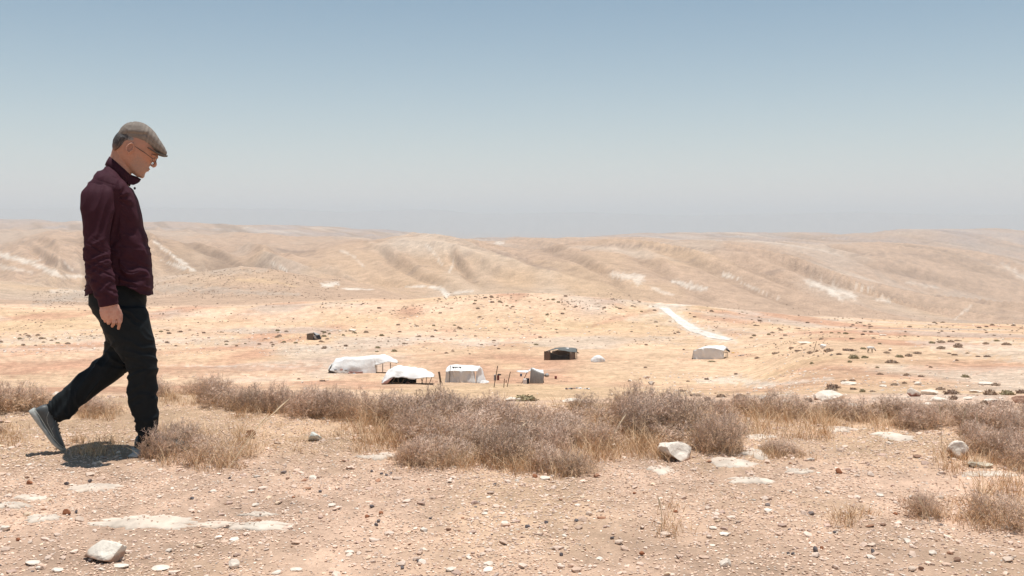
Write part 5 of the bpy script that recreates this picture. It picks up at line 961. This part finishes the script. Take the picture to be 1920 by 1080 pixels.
lipu = tube3([hpt(47, -12.5, -.022), hpt(50.2, -11.8, -.009), hpt(50.6, -12, 0), hpt(50.2, -11.8, .009), hpt(47, -12.5, .022)], [1.0 * PX, 1.7 * PX, 1.6 * PX, 1.7 * PX, 1.0 * PX])
lipl = tube3([hpt(46.5, -14.2, -.019), hpt(49.8, -15, -.008), hpt(50.0, -15.2, 0), hpt(49.8, -15, .008), hpt(46.5, -14.2, .019)], [1.0 * PX, 1.8 * PX, 1.9 * PX, 1.8 * PX, 1.0 * PX])
brow = tube3([hpt(40, 13, -.060), hpt(48, 15.5, -.030), hpt(49.8, 14, 0), hpt(48, 15.5, .030), hpt(40, 13, .060)], [2.0 * PX, 3.0 * PX, 2.2 * PX, 3.0 * PX, 2.0 * PX])
chin = ell(hpt(46, -29.5, 0), (SIDE * 10 * PX, FWD * 5 * PX, Vector((0, 0, 5 * PX))))
cheek = [ell(hpt(36, -3, s * .052), (SIDE * .016, FWD * .020, Vector((0, 0, .018)))) for s in (-1, 1)]
eyel = [ell(hpt(42.8, 6, s * .031), (SIDE * .0135, FWD * .0115, Vector((0, 0, .010)))) for s in (-1, 1)]
def ear(s):
    w = s * .0815; rim = []
    for t in np.linspace(-.6, 4.6, 12): rim.append(hpt(-1.5 + 5.6 * math.cos(t) - .8, 1 + 9.3 * math.sin(t), w + s * (.006 + .004 * math.cos(t + 2.6))))
    A = tube3(rim, [1.6 * PX] * 12, 8); B = ell(hpt(0, 0, w - s * .006), (SIDE * .006, (Q(*hp(5.2, 0)) - Q(*hp(0, 0))), (Q(*hp(0, 8.5)) - Q(*hp(0, 0))))); Cc_ = ell(hpt(1.0, -7.5, w), (SIDE * .005, FWD * .009, Vector((0, 0, .010)))); D_ = tube3([hpt(4, 3, w + s * .002), hpt(4.6, -1, w + s * .004), hpt(3, -5, w + s * .003)], [1.2 * PX] * 3, 8)
    return [A, B, Cc_, D_]
neck = loft([(213, 268, 246, 322, 17, 0), (209, 285, 246, 332, 18, 0), (204, 300, 244, 342, 20, 0), (196, 320, 240, 356, 26, 0)], k=4)
core = loft([(205, 312, 236, 345, 30, 0), (176, 350, 246, 362, 46, 0), (166, 390, 258, 392, 46, 0), (167, 450, 268, 450, 44, 0), (168, 510, 275, 510, 42, 0), (176, 560, 262, 560, 36, 0)], k=3)
armsR = loft([(168, 352, 205, 352, 14, -.17), (164, 400, 202, 402, 15, -.2), (166, 450, 196, 455, 14, -.22), (170, 490, 198, 490, 13, -.235), (180, 530, 206, 528, 12, -.25), (188, 566, 217, 562, 9.5, -.26), (188, 578, 222, 573, 8, -.262)], k=4)
armsL = loft([(168, 352, 205, 352, 14, .17), (166, 400, 204, 402, 15, .2), (170, 450, 200, 455, 14, .21), (176, 490, 204, 490, 13, .215), (186, 530, 212, 528, 12, .22), (193, 560, 216, 558, 9, .22), (194, 570, 216, 568, 8, .22)], k=4)
def hand(w0, du, dv, s):
    """s=-1 near hand (back towards us); fingers curl to the thigh"""
    q = lambda u, v, w: Q(u + du, v + dv, w0 + s * -1 * 0 - s * w)
    H = [loft([(188 + du, 572 + dv, 221 + du, 569 + dv, 8, w0), (186 + du, 582 + dv, 225 + du, 579 + dv, 8, w0), (187.5 + du, 592 + dv, 227 + du, 589 + dv, 7.5, w0 + .002), (192 + du, 600 + dv, 226.5 + du, 597 + dv, 6.5, w0 + .006)], k=4, e=2.6)]
    for base, mid, tip, r in [((221.5, 593, 0), (223.8, 606, .004), (221.6, 616, .016), 4.4), ((212, 596, -.002), (213.5, 606.5, .004), (210.5, 611.5, .020), 4.4), ((203, 597, 0), (204.6, 604.5, .008), (203, 606.5, .026), 4.1), ((194.5, 596, .003), (197, 602, .012), (196.5, 602.5, .03), 3.7)]:
        H.append(tube3([q(base[0], base[1], base[2] + .002), q((base[0] + mid[0]) / 2 + .4, (base[1] + mid[1]) / 2, (base[2] + mid[2]) / 2 - .002), q(*mid), q(*tip)], [r * PX * .86, r * PX * .8, r * PX * .76, r * PX * .66], 12))
        H.append(ell(q(base[0], base[1] - .5, base[2] - .004), (SIDE * .009, FWD * .011, Vector((0, 0, .011)))))
    H.append(tube3([q(219, 580, .014), q(225, 589, .024), q(225.5, 600, .032), q(221, 607, .036)], [5 * PX, 4.8 * PX, 4.2 * PX, 3.6 * PX], 12))
    return H
legR = loft([(186, 560, 262, 560, 18, -.06), (212, 620, 270, 620, 16, -.075), (246, 690, 286, 690, 14, -.09), (250, 750, 286, 750, 14, -.09), (260, 800, 284, 800, 11, -.09), (262, 835, 282, 838, 10, -.09)], k=3)
legL = loft([(186, 560, 258, 560, 18, .06), (216, 635, 240, 645, 14, .08), (203, 678, 221, 688, 11, .09), (150, 722, 161, 738, 9, .09), (108, 755, 119, 770, 8.5, .09), (95, 764, 108, 780, 8.5, .09)], k=3)
shells = [head, nose, *nostr, lipu, lipl, brow, chin, *eyel, *ear(-1), *ear(1), neck, core, armsR, armsL, *hand(-.262, 0, 0, -1), *hand(.22, -1, -9, 1), legR, legL]
me = fuse('body', shells, .0030, 1); print('body', len(me.vertices)); co, no = getco(me); u, v, w = prof(co)
# head-local coordinates for detail
du, dv = u - 245, v - 279; hpX = .82 * du + .57 * dv; hqX = .57 * du - .82 * dv; hw = np.abs(w) / PX
inh = (hpX > -40) & (hqX > -45) & (v < 345)
def dent(p, q, ww, rp, rq, rw, a): return a * np.exp(-((hpX - p) / rp) ** 2 - ((hqX - q) / rq) ** 2 - ((hw - ww) / rw) ** 2) * inh
disp = dent(46, 8, 6.5, 3.5, 2.2, 3.5, -.0045) + dent(47, 4.2, 9, 4, 1.4, 7, -.001) + dent(50, -13.4, 0, 5, .8, 9, -.003) + dent(45.5, -13.8, 9, 1.6, 1.6, 2.5, -.0028) + dent(49, -22, 0, 3, 2.5, 9, -.002) + dent(43, -8, 12, 3, 7, 3, -.0025) + dent(2.4, -1.5, 21, 2.4, 2.8, 3, -.006) + dent(28, -14, 20, 9, 6, 6, -.003) + dent(10, -20, 18, 7, 4, 6, .0022)
disp += dent(49, 22, 0, 4, 1.0, 14, -.0010) + dent(38, 4, 21, 4, .9, 5, -.0012) + dent(41, -9, 13, 1.6, 6, 2.5, -.0018)
disp += inh * .0009 * fbm(u / 2.2, v / 2.2, w * 170, s=5, o=3)
disp += ((v > 572) & (v < 625)) * (.0010 * (1 - np.abs(noise(u / 4.5 + .3 * noise(u / 3, v / 3, s=3), v / 22, s=6)) * 3) + .0006 * noise(u / 1.8, v / 1.8, s=9))
co2 = co + no * disp[:, None]; setco(me, co2)
skin = np.tile(np.array([.46, .235, .16]), (len(co), 1))
def paint(c, m):
    global skin
    m = np.clip(m, 0, 1)[:, None]; skin = skin * (1 - m) + np.array(c) * m
paint((.42, .18, .13), dent(50, -13.5, 0, 3.5, 2.4, 12, .8)); paint((.50, .20, .14), dent(-1, 0, 22, 7, 10, 5, .55)); paint((.50, .21, .15), dent(53, 0, 0, 5, 5, 6, .5) + dent(38, -4, 17, 8, 6, 8, .3))
st_ = smooth(12, 20, hpX) * (1 - smooth(-6, 0, hqX)) * inh; paint((.36, .235, .185), st_ * .6 * (1 + .9 * noise(u / 1.2, v / 1.2, w * 300, s=12)))
paint((.10, .07, .055), dent(46, 15.5, 11, 7, 1.5, 7, 1.1)); paint((.05, .03, .025), dent(46, 5.2, 8.8, 3.0, .8, 5.5, .9)); paint((.30, .10, .07), dent(2.2, -1.2, 20, 2, 2.8, 4, .7)); paint((.16, .12, .10), (smooth(-2, -6, hpX) if 0 else 0) * inh)
paint((.62, .36, .29), ((v > 570) & (v < 606) & (w < -.2)) * .6); paint((.50, .22, .16), ((v > 570) & (v < 606) & (w < -.2)) * .5 * smooth(.1, .5, noise(u / 4, v / 5, s=14)))
colattr(me, skin); M_skin = noisy('skin', (.5, .3, .2), var=.07, scale=60, rough=.55, spec=.35, attr='tint', bump=.25, bscale=220, dist=.002)
M_skin.node_tree.nodes['Principled BSDF'].inputs['Subsurface Weight'].default_value = .12; M_skin.node_tree.nodes['Principled BSDF'].inputs['Subsurface Radius'].default_value = (.01, .004, .002)
child('body', me, M_skin)

# hair round the back of the head
hs = [(20, -34, 24, 27), (15, -36, 20, 28.4), (11, -37.2, 10, 28.6), (7, -37.8, -5, 28.4), (3, -38, -9, 28.2), (-3, -37.4, -10.5, 27.6), (-9, -35, -13, 26.4), (-15, -31.8, -17, 24.2), (-21, -26.5, -21, 19)]
me = fuse('hair', [loft([(*hp(a[1], a[0]), *hp(a[2], a[0]), a[3], 0) for a in hs], k=4, n=40, e=2.2)], .0035, 2); co, no = getco(me); u, v, w = prof(co)
du, dv = u - 245, v - 279; p_ = .82 * du + .57 * dv; q_ = .57 * du - .82 * dv
co += no * (.0012 * noise(u / 1.3, v / 3.0, w * 250, s=3) - .0035 * smooth(-14, -6, p_) * smooth(11, 3, q_))[:, None]; setco(me, co)
gy = np.clip(smooth(-26, -6, p_) * .9 + .35 * noise(u / 1.2, v / 2.5, w * 200, s=4), 0, 1)[:, None]; low = smooth(-8, -18, q_)[:, None] if 0 else np.clip((-q_ - 8) / 12, 0, 1)[:, None]
c = np.array([.055, .05, .05]) * (1 - gy) + np.array([.30, .27, .25]) * gy; c = c * (1 - .55 * low) + np.array([.36, .22, .16]) * .55 * low; colattr(me, c)
child('hair', me, noisy('hair', (.1, .1, .1), var=.3, scale=300, rough=.7, attr='tint', bump=.5, bscale=400, dist=.002))

# shirt
ARMW = -.215
torso = loft([(201, 309, 241, 350, 30, 0), (196, 314, 244, 353, 42, 0), (184, 322, 248, 357, 60, 0), (171, 337, 252, 364, 69, 0), (160, 352, 256, 372, 70, 0), (155, 375, 261, 388, 66, 0), (156, 400, 265, 404, 62, 0), (158, 425, 269, 427, 58, 0), (160, 452, 275, 446, 56, 0), (161, 480, 281, 472, 56, 0), (160, 510, 284.5, 500, 57, 0), (159, 535, 286, 525, 59, 0), (158.5, 556, 287, 552, 60, 0), (158.5, 572, 287.5, 570, 60, 0)], k=4, n=44, e=2.35)
slR = loft([(166, 345, 212, 350, 15, -.155), (153, 360, 213, 362, 20, -.18), (151, 385, 213, 390, 21, -.195), (155, 420, 209, 420, 20, -.205), (158, 452, 203, 450, 19.5, -.215), (158.5, 470, 202.5, 466, 19.5, -.22), (160, 486, 204, 482, 19, -.225), (163.5, 505, 207, 500, 18, -.232), (170, 525, 210.5, 518, 17, -.24), (177, 545, 214, 538, 15.5, -.25), (183, 562, 219, 556, 14.5, -.257), (186, 575.5, 221.5, 568.5, 14, -.26)], k=4, n=36, e=2.2)
slL = loft([(168, 345, 212, 350, 15, .155), (160, 360, 214, 362, 20, .18), (160, 385, 214, 390, 21, .195), (164, 420, 212, 420, 20, .205), (168, 452, 208, 450, 19, .21), (170, 486, 210, 482, 18, .215), (178, 525, 214, 520, 16, .22), (188, 555, 218, 548, 14, .22), (190, 563, 219, 557, 13.5, .22)], k=4, n=36, e=2.2)
me = fuse('shirt', [torso, slR, slL], .0042, 2); co, no = getco(me); u, v, w = prof(co)
def rid(x, y, z, s): return 1 - np.abs(noise(x, y, z, s=s)) * 2.2
uw = u + 5 * noise(u / 26, v / 26, w * 8, s=2); vw = v + 6 * noise(u / 22, v / 30, w * 8, s=3)
sleeve = (w < -.150) & (u < 224) | (w > .150)
ac = (v - 450) / 120 * 40 + 180; # arm axis
d1 = sleeve * smooth(428, 470, v) * (1 - smooth(552, 562, v)) * .0075 * rid((vw + .55 * (u - ac)) / 11.5, u / 46, w * 6, 4)
d1 += sleeve * smooth(428, 470, v) * (1 - smooth(552, 562, v)) * .003 * rid((vw - .7 * (u - ac)) / 7, u / 30, w * 6, 14)
d2 = sleeve * (1 - smooth(430, 470, v)) * .0035 * rid((u + .25 * v) / 13, v / 60, w * 5, 5)
d3 = (~sleeve) * smooth(395, 470, v) * .0085 * rid((vw - .30 * (u - 200)) / 15, (u + v) / 75, w * 4, 6) * (.4 + .6 * smooth(205, 235, u))
d3 += (~sleeve) * smooth(440, 500, v) * .004 * rid((vw - .12 * u) / 8.5, u / 40, w * 4, 16)
d4 = (~sleeve) * (1 - smooth(395, 450, v)) * .003 * rid((u - .6 * v) / 16, v / 60, w * 4, 7)
# folds that fan from the armpit
ra = np.arctan2(v - 372, u - 214); rr_ = np.hypot(v - 372, u - 214); d5 = (~sleeve) * .004 * np.exp(-rr_ / 45) * np.sin(ra * 11)
# yoke and armhole seams, placket
seam = -.0022 * np.exp(-((np.abs(u - (211 - (v - 345) * .02)) / 1.3) ** 2)) * ((v > 345) & (v < 392) & (w < -.12)) - .002 * np.exp(-((v - (340 + .33 * (u - 190) - .002 * (u - 190) ** 2 * (u < 190))) / 1.2) ** 2) * ((u < 216) & (u > 160) & (v < 352))
plk = .0030 * ((~sleeve) & (np.abs(w) < .019) & (v > 352) & (u > 225)) - .002 * ((~sleeve) & (np.abs(np.abs(w) - .021) < .003) & (u > 225))
cuff = .0022 * smooth(553, 556, v) * sleeve * (w < 0)
ef = .35 + .65 * smooth(3, 14, np.interp(v, [350, 404, 446, 500, 550], [247, 266, 276, 285.5, 288]) - u)
co += no * (1.3 * ef * (d1 + d2 + d3 + d4 + d5) + seam + cuff + plk)[:, None]
setco(me, co)
# cut the hem: high at the sides, long in front and behind
import bmesh
hem_u = [150, 160, 175, 195, 213, 232, 246, 260, 275, 290]; hem_v = [557, 556, 550, 541, 535, 536, 543, 551, 555.5, 551.5]
bm = bmesh.new(); bm.from_mesh(me); bm.verts.ensure_lookup_table()
below = (v > np.interp(u, hem_u, hem_v) + .6 * noise(u / 9, 0, s=3)) & ~((w < -.19) & (u < 224)) & ~(w > .19)
cutu = (v > 574.5 - (u - 186) * .19) & (w < -.19)
kill = [bm.verts[i] for i in np.nonzero(below & (no[:, 2] < 2))[0]]
bmesh.ops.delete(bm, geom=kill, context='VERTS')
bm.to_mesh(me); bm.free(); me.update()
def fabric(name, col, scale=600, sheen=.2, rough=.75):
    m = noisy(name, col, var=.10, scale=30, rough=rough, spec=.12, bump=.15, bscale=scale, dist=.001); b = m.node_tree.nodes['Principled BSDF']
    b.inputs['Sheen Weight'].default_value = sheen; b.inputs['Sheen Roughness'].default_value = .4; b.inputs['Sheen Tint'].default_value = (*[min(1, c * 6) for c in col], 1); return m
M_shirt = fabric('maroon_cotton', (.044, .0145, .022), rough=.8, sheen=.16); M_tr = fabric('black_trouser_cloth', (.0125, .0155, .0175), sheen=.12, rough=.7); M_hole = M_shirt
o = child('shirt', me, M_shirt, label='long sleeved dark maroon shirt hanging over the trousers'); s_ = o.modifiers.new('thickness', 'SOLIDIFY'); s_.thickness = .0025; s_.offset = -1
shirt = o
# collar: a standing band that falls open at the throat
def band_mesh(name, top, bot, n=40, t0=-2.75, t1=2.75, hw0=20, hw1=25, th=.004):
    V, Fc = [], []
    for (a, b, hw) in ((bot[0], bot[1], hw1), (((bot[0][0] + top[0][0]) / 2 - .8, (bot[0][1] + top[0][1]) / 2), ((bot[1][0] + top[1][0]) / 2 + .6, (bot[1][1] + top[1][1]) / 2), (hw0 + hw1) / 2 + .6), (top[0], top[1], hw0)):
        A = Q(*a); B = Q(*b); c = (A + B) / 2; ax = (A - B) / 2
        for i in range(n + 1): t = t0 + (t1 - t0) * i / n; V.append(tuple(c + ax * math.cos(t) + SIDE * (hw * PX) * math.sin(t) - MO))
    for r_ in range(2):
        for i in range(n): a = r_ * (n + 1) + i; Fc.append((a, a + 1, a + n + 2, a + n + 1))
    me = bpy.data.meshes.new(name); me.from_pydata(V, [], Fc); me.polygons.foreach_set('use_smooth', [True] * len(Fc)); o = link_mesh(name, me, M_shirt, shirt); m = o.modifiers.new('t', 'SOLIDIFY'); m.thickness = th; m.offset = 0; return o
band_mesh('collar', ((205.5, 293.5), (249, 333)), ((197, 309.5), (245, 351)))
for s in (-1, 1):
    pts = [Q(240, 331, s * .045), Q(252, 335, s * .03), Q(259.5, 339.5, s * .022), Q(257.5, 343, s * .026), Q(250, 346, s * .036), Q(241, 345, s * .05)]
    patch([p + Vector((0, 0, 0)) for p in pts], M_shirt, shirt, MO, 'collar_point')
    # give the collar points body
    shirt.children[-1].modifiers.new('t', 'SOLIDIFY').thickness = .003
o = lump('button', Q(252.5, 353, -.004), .0055, .0075, .0075, M_dark, 3, shirt, MO, base=ICO2, cuts=0, rough=0)
# trousers
hipw = loft([(172, 520, 268, 520, 44, 0), (166, 540, 272, 540, 47, 0), (163.5, 556, 273.5, 556, 48, 0), (168, 573, 275.5, 573, 49, 0), (176, 588, 276.5, 590, 48, 0), (187, 604, 281, 606, 44, 0), (196, 625, 284, 628, 36, 0), (203, 642, 282, 645, 20, 0)], k=4, n=40, e=2.4)
tR = loft([(186, 575, 275, 575, 27, -.075), (191, 604.5, 282.5, 611.5, 28, -.085), (199, 628, 287.5, 632, 27, -.09), (212, 650, 291.5, 652, 26, -.09), (226, 671, 294, 673, 25, -.09), (239, 693, 295, 696, 23.5, -.09), (239.5, 714, 294.6, 718, 22, -.09), (239, 738, 294.6, 740, 21, -.09), (244, 763, 295.2, 762, 20, -.09), (251.5, 784, 296, 781, 19, -.09), (255.5, 802, 295, 800, 18.5, -.09), (255.5, 820, 290, 820, 18, -.09), (255, 834, 285, 836, 18, -.09)], k=4, n=34, e=2.2)
tL = loft([(192, 585, 262, 590, 26, .075), (196, 622, 262, 640, 26, .085), (199, 650, 258, 672, 25, .09), (188, 671, 243, 694, 24, .09), (175, 680, 231, 702, 23, .09), (161, 692, 212, 717, 22.5, .09), (143, 706.5, 186, 736, 22, .09), (131.5, 719.5, 163, 752, 20.5, .09), (118, 731.5, 147, 765, 19.5, .09), (101, 747.5, 133, 781, 19, .09), (90, 756, 120.5, 783.5, 18.5, .09), (82, 761, 112, 789, 18, .09)], k=4, n=34, e=2.2)
me = fuse('trousers', [hipw, tR, tL], .005, 3); co, no = getco(me); u, v, w = prof(co); vw = v + 8 * noise(u / 26, v / 26, w * 8, s=22); near = w < .01
front = (u > 232 + (v < 640) * -60) & near
ds = .0055 * rid((vw - .55 * u) / 17, (u + v) / 70, w * 5, 31) * (v < 690) + .007 * rid((vw + .30 * u) / 14, u / 50, w * 5, 32) * (v >= 690) * (u > 232) + .0055 * rid((u + .8 * v) / 15, (u - v) / 80, w * 5, 33) * (u <= 232) * (v >= 640)
ds += .0055 * rid((u - .1 * v) / 7, v / 40, w * 5, 34) * ((u < 145) & (v > 730))
ds += .003 * np.sin((v - 640) / 4.2) * np.exp(-((v - 650) / 18) ** 2) * (u < 215)
co += no * (1.05 * ds)[:, None]; setco(me, co); tr = child('trousers', me, M_tr, label='loose black trousers')
# pocket edge
rod('pocket_seam', [Q(243, 541, -.132), Q(252, 558, -.128), Q(266, 570, -.105), Q(275, 574, -.07)], .0015, M_tr, tr, MO)

# shoes
M_leather = noisy('dark_green_grey_leather', (.075, .082, .082), var=.25, scale=25, rough=.5, spec=.4, bump=.2, bscale=150, dist=.002); M_sole = noisy('grey_rubber', (.38, .39, .365), var=.18, scale=30, rough=.7); M_lace = noisy('black_lace', (.012, .012, .012), rough=.8)
def shoe(origin, ex, ez, ey, label, bend=0.0, s=1.0):
    """ex heel to toe, ez up, ey across; a thing with sole, upper and laces"""
    tz = lambda x, y, z: tuple(Vector(origin) + (ex * x + ey * y + ez * (z + bend * max(0, x - .19) ** 2)) * s - MO)
    def sec(rows, n=22, e=2.3):
        V, Fc = [], []
        for x, z0, z1, hw in rows:
            for i in range(n): t = 2 * math.pi * i / n; ct, st = math.cos(t), math.sin(t); V.append(tz(x, hw * math.copysign(abs(ct) ** (2 / e), ct), (z0 + z1) / 2 + (z1 - z0) / 2 * math.copysign(abs(st) ** (2 / e), st)))
        m = len(rows)
        for j in range(m - 1):
            for i in range(n): Fc.append((j * n + i, j * n + (i + 1) % n, (j + 1) * n + (i + 1) % n, (j + 1) * n + i))
        Fc += [tuple(range(n))[::-1], tuple(range((m - 1) * n, m * n))]; return V, Fc
    up = sec([(.006, .022, .060, .018), (.012, .020, .088, .030), (.03, .018, .100, .035), (.06, .018, .104, .036), (.09, .018, .100, .036), (.12, .018, .092, .037), (.15, .018, .080, .041), (.18, .018, .068, .044), (.21, .018, .058, .046), (.24, .018, .050, .044), (.262, .018, .042, .037), (.278, .02, .034, .024), (.284, .022, .028, .012)])
    so = sec([(-.004, .0, .030, .012), (.0, -.002, .032, .024), (.012, -.003, .033, .034), (.04, -.003, .031, .038), (.09, -.002, .027, .037), (.13, .0, .025, .040), (.17, .0, .025, .046), (.21, .0, .026, .049), (.245, .001, .027, .046), (.272, .004, .029, .036), (.288, .008, .030, .020), (.293, .012, .028, .009)], e=3.2)
    r_ = []
    for nm, (V, Fc), m in (('shoe', up, M_leather),):
        me = bpy.data.meshes.new(nm); me.from_pydata(V, [], Fc); me.polygons.foreach_set('use_smooth', [True] * len(Fc)); o = link_mesh(nm, me, m, man); o['label'] = label; o.modifiers.new('s', 'SUBSURF').render_levels = 1
    me = bpy.data.meshes.new('sole'); me.from_pydata(so[0], [], so[1]); me.polygons.foreach_set('use_smooth', [True] * len(so[1])); q = link_mesh('sole', me, M_sole, o)
    T = lambda x, y, z: Vector(tz(x, y, z)) + MO
    for k in range(4): x = .125 + .022 * k; z = .0905 - (x - .12) * .37; rod('lace', [T(x, -.024, z - .008), T(x + .004, -.012, z + .001), T(x + .004, 0, z + .003), T(x + .004, .012, z + .001), T(x, .024, z - .008)], .0022, M_lace, o, MO)
    for sgn in (-1, 1): rod('lace_loop', [T(.118, 0, .096), T(.108, sgn * .012, .108), T(.118, sgn * .022, .112), T(.13, sgn * .018, .102), T(.120, 0, .096)], .0018, M_lace, o, MO)
    for sgn in (-1, 1):
        rod('seam', [T(.055, sgn * .0365, .085), T(.075, sgn * .0385, .060), T(.105, sgn * .0395, .046), T(.15, sgn * .0425, .040), T(.19, sgn * .0455, .034)], .0010, M_sole, o, MO); rod('seam', [T(.118, sgn * .024, .086), T(.135, sgn * .035, .066), T(.150, sgn * .0420, .046)], .0010, M_sole, o, MO)
    # stitched line of the midsole
    for sgn in (-1, 1): rod('welt', [T(.0, sgn * .028, .034), T(.05, sgn * .0385, .034), T(.12, sgn * .041, .029), T(.19, sgn * .0485, .028), T(.245, sgn * .046, .030), T(.280, sgn * .026, .033)], .0016, M_sole, o, MO)
    return o
h = Q(54, 772, .075); tt = Q(110, 850, .075); ex = (tt - h).normalized(); ey = SIDE.copy(); ez = ey.cross(ex).normalized()
if ez.z < 0: ez = -ez
shoe(h + ez * .002, ex, ez, ey, 'raised rear shoe standing on its toe', bend=1.2, s=(tt - h).length / .288)
fz = Q(249, 842, -.09); fz.z = float(zat(fz.x, fz.y)[0]) + .004; shoe(fz, FWD, Vector((0, 0, 1)), SIDE, 'planted front shoe hidden by dry shrub', bend=.3)

# flat cap
CS = [(219.5, 255, 219.5, 262, 5), (222, 247, 223, 263.5, 16), (228, 238.5, 229, 265.5, 23), (236, 232, 237, 267.5, 27), (246, 228.8, 247, 270, 29.5), (257, 228.3, 257, 272, 30.5), (268, 231, 266, 274, 31), (279, 237.5, 275, 277, 30.5), (288, 246, 282, 281, 29), (296, 257, 290, 285.5, 26.5), (303, 267.5, 297, 289.5, 23), (309, 277.5, 304, 292, 18), (313, 285.5, 311, 292.6, 10)]
me = fuse('cap', [loft([(a, b, c, d, e_, 0) for a, b, c, d, e_ in CS], k=5, n=44, e=2.25)], .003, 2); co, no = getco(me); u, v, w = prof(co)
fold = -.0045 * np.exp(-((v - (250 + (u - 240) * .06)) / 2.6) ** 2) * smooth(232, 242, u) * (1 - smooth(272, 280, u)) * (np.abs(w) > .03) + .0035 * np.exp(-((v - (245 + (u - 240) * .06)) / 4) ** 2) * smooth(232, 242, u) * (1 - smooth(272, 282, u)) * (np.abs(w) > .03)
line = -.003 * np.exp(-((u - (242 - (v - 240) * .55)) / 1.3) ** 2) * (v < 262) - .0035 * np.exp(-(((v - 252) - .95 * (u - 273)) / 1.6) ** 2) * ((u > 270) & (u < 304)) * (w < 0)
bandc = -.0028 * np.exp(-((v - (258.5 + (u - 222) * .36)) / 1.2) ** 2) * (u < 264)
co += no * (fold + line + bandc + .0012 * rid(u / 9, v / 7, w * 20, 41))[:, None]; setco(me, co)
top = np.clip(no[:, 2], 0, 1); st2 = np.clip(np.sin((u + v * .3) / 1.25) * .5 + .5, 0, 1) * smooth(262, 275, u); cc = np.array([.205, .175, .15]) * (1 + .16 * noise(u / 1.1, v / 1.1, w * 300, s=8))[:, None] * (1 + .28 * st2)[:, None]
dk = np.exp(-((v - (262 + (u - 222) * .36)) / 3.4) ** 2) * (u < 266); cc = cc * (1 - .35 * dk[:, None]); colattr(me, cc)
M_cap = noisy('herringbone_wool', (.2, .17, .15), var=.2, scale=220, rough=.95, attr='tint', bump=.4, bscale=500, dist=.001); cap = child('cap', me, M_cap, label='grey brown herringbone flat cap')
BS = [(275, 276.5, 276, 279.5, 30), (284, 281, 284, 284.5, 30), (293, 285, 292.5, 289, 27), (301, 288.5, 300, 292, 23.5), (308, 291, 307, 294, 18.5), (314.5, 291.2, 314, 294.2, 8)]
me = fuse('brim', [loft([(a, b, c, d, e_, 0) for a, b, c, d, e_ in BS], k=4, n=36, e=2.6)], .003, 1); co, no = getco(me); setco(me, co); colattr(me, np.tile(np.array([.14, .125, .11]), (len(co), 1))); o = link_mesh('brim', me, M_cap, cap)

# glasses
gl_ = empty('glasses', (0, 0, 0)); gl_.parent = man; M_wire = noisy('thin_dark_metal', (.05, .04, .035), rough=.35, spec=.5, var=.05)
for s in (-1, 1):
    rod('temple', [Q(250, 272, s * .0775), Q(254, 275, s * .078), Q(270, 285.5, s * .077), Q(287, 298, s * .068)], .0016, M_wire, gl_, MO)
    cen = Q(289, 301.5, s * .034); up_ = (Q(*hp(0, 5)) - Q(*hp(0, 0))).normalized(); out = (SIDE * s * .93 - (Q(*hp(5, 0)) - Q(*hp(0, 0))).normalized() * .36).normalized(); ring = []
    for i in range(21): t = 2 * math.pi * i / 20; ring.append(cen + out * .025 * math.cos(t) + up_ * .0165 * math.sin(t) * (1 if math.sin(t) > 0 else 1.12))
    rod('rim', ring, .0011, M_wire, gl_, MO)
    me = bpy.data.meshes.new('lens'); n = 20; me.from_pydata([tuple(p - MO) for p in ring[:20]], [], [tuple(range(20))]); gm, gn, gl2, gb = new_mat('lens_glass', (.95, .96, .96), .03, .5); gb.inputs['Transmission Weight'].default_value = 1.0; gb.inputs['IOR'].default_value = 1.02; gb.inputs['Alpha'].default_value = .18
    o = link_mesh('lens', me, gm, gl_); o.modifiers.new('t', 'SOLIDIFY').thickness = .0012
rod('bridge', [Q(290, 299, -.010), Q(292.5, 299, 0), Q(290, 299, .010)], .0013, M_wire, gl_, MO)
gl_['label'] = 'thin wire rimmed glasses'
print('man', round(time.time() - T0, 1))
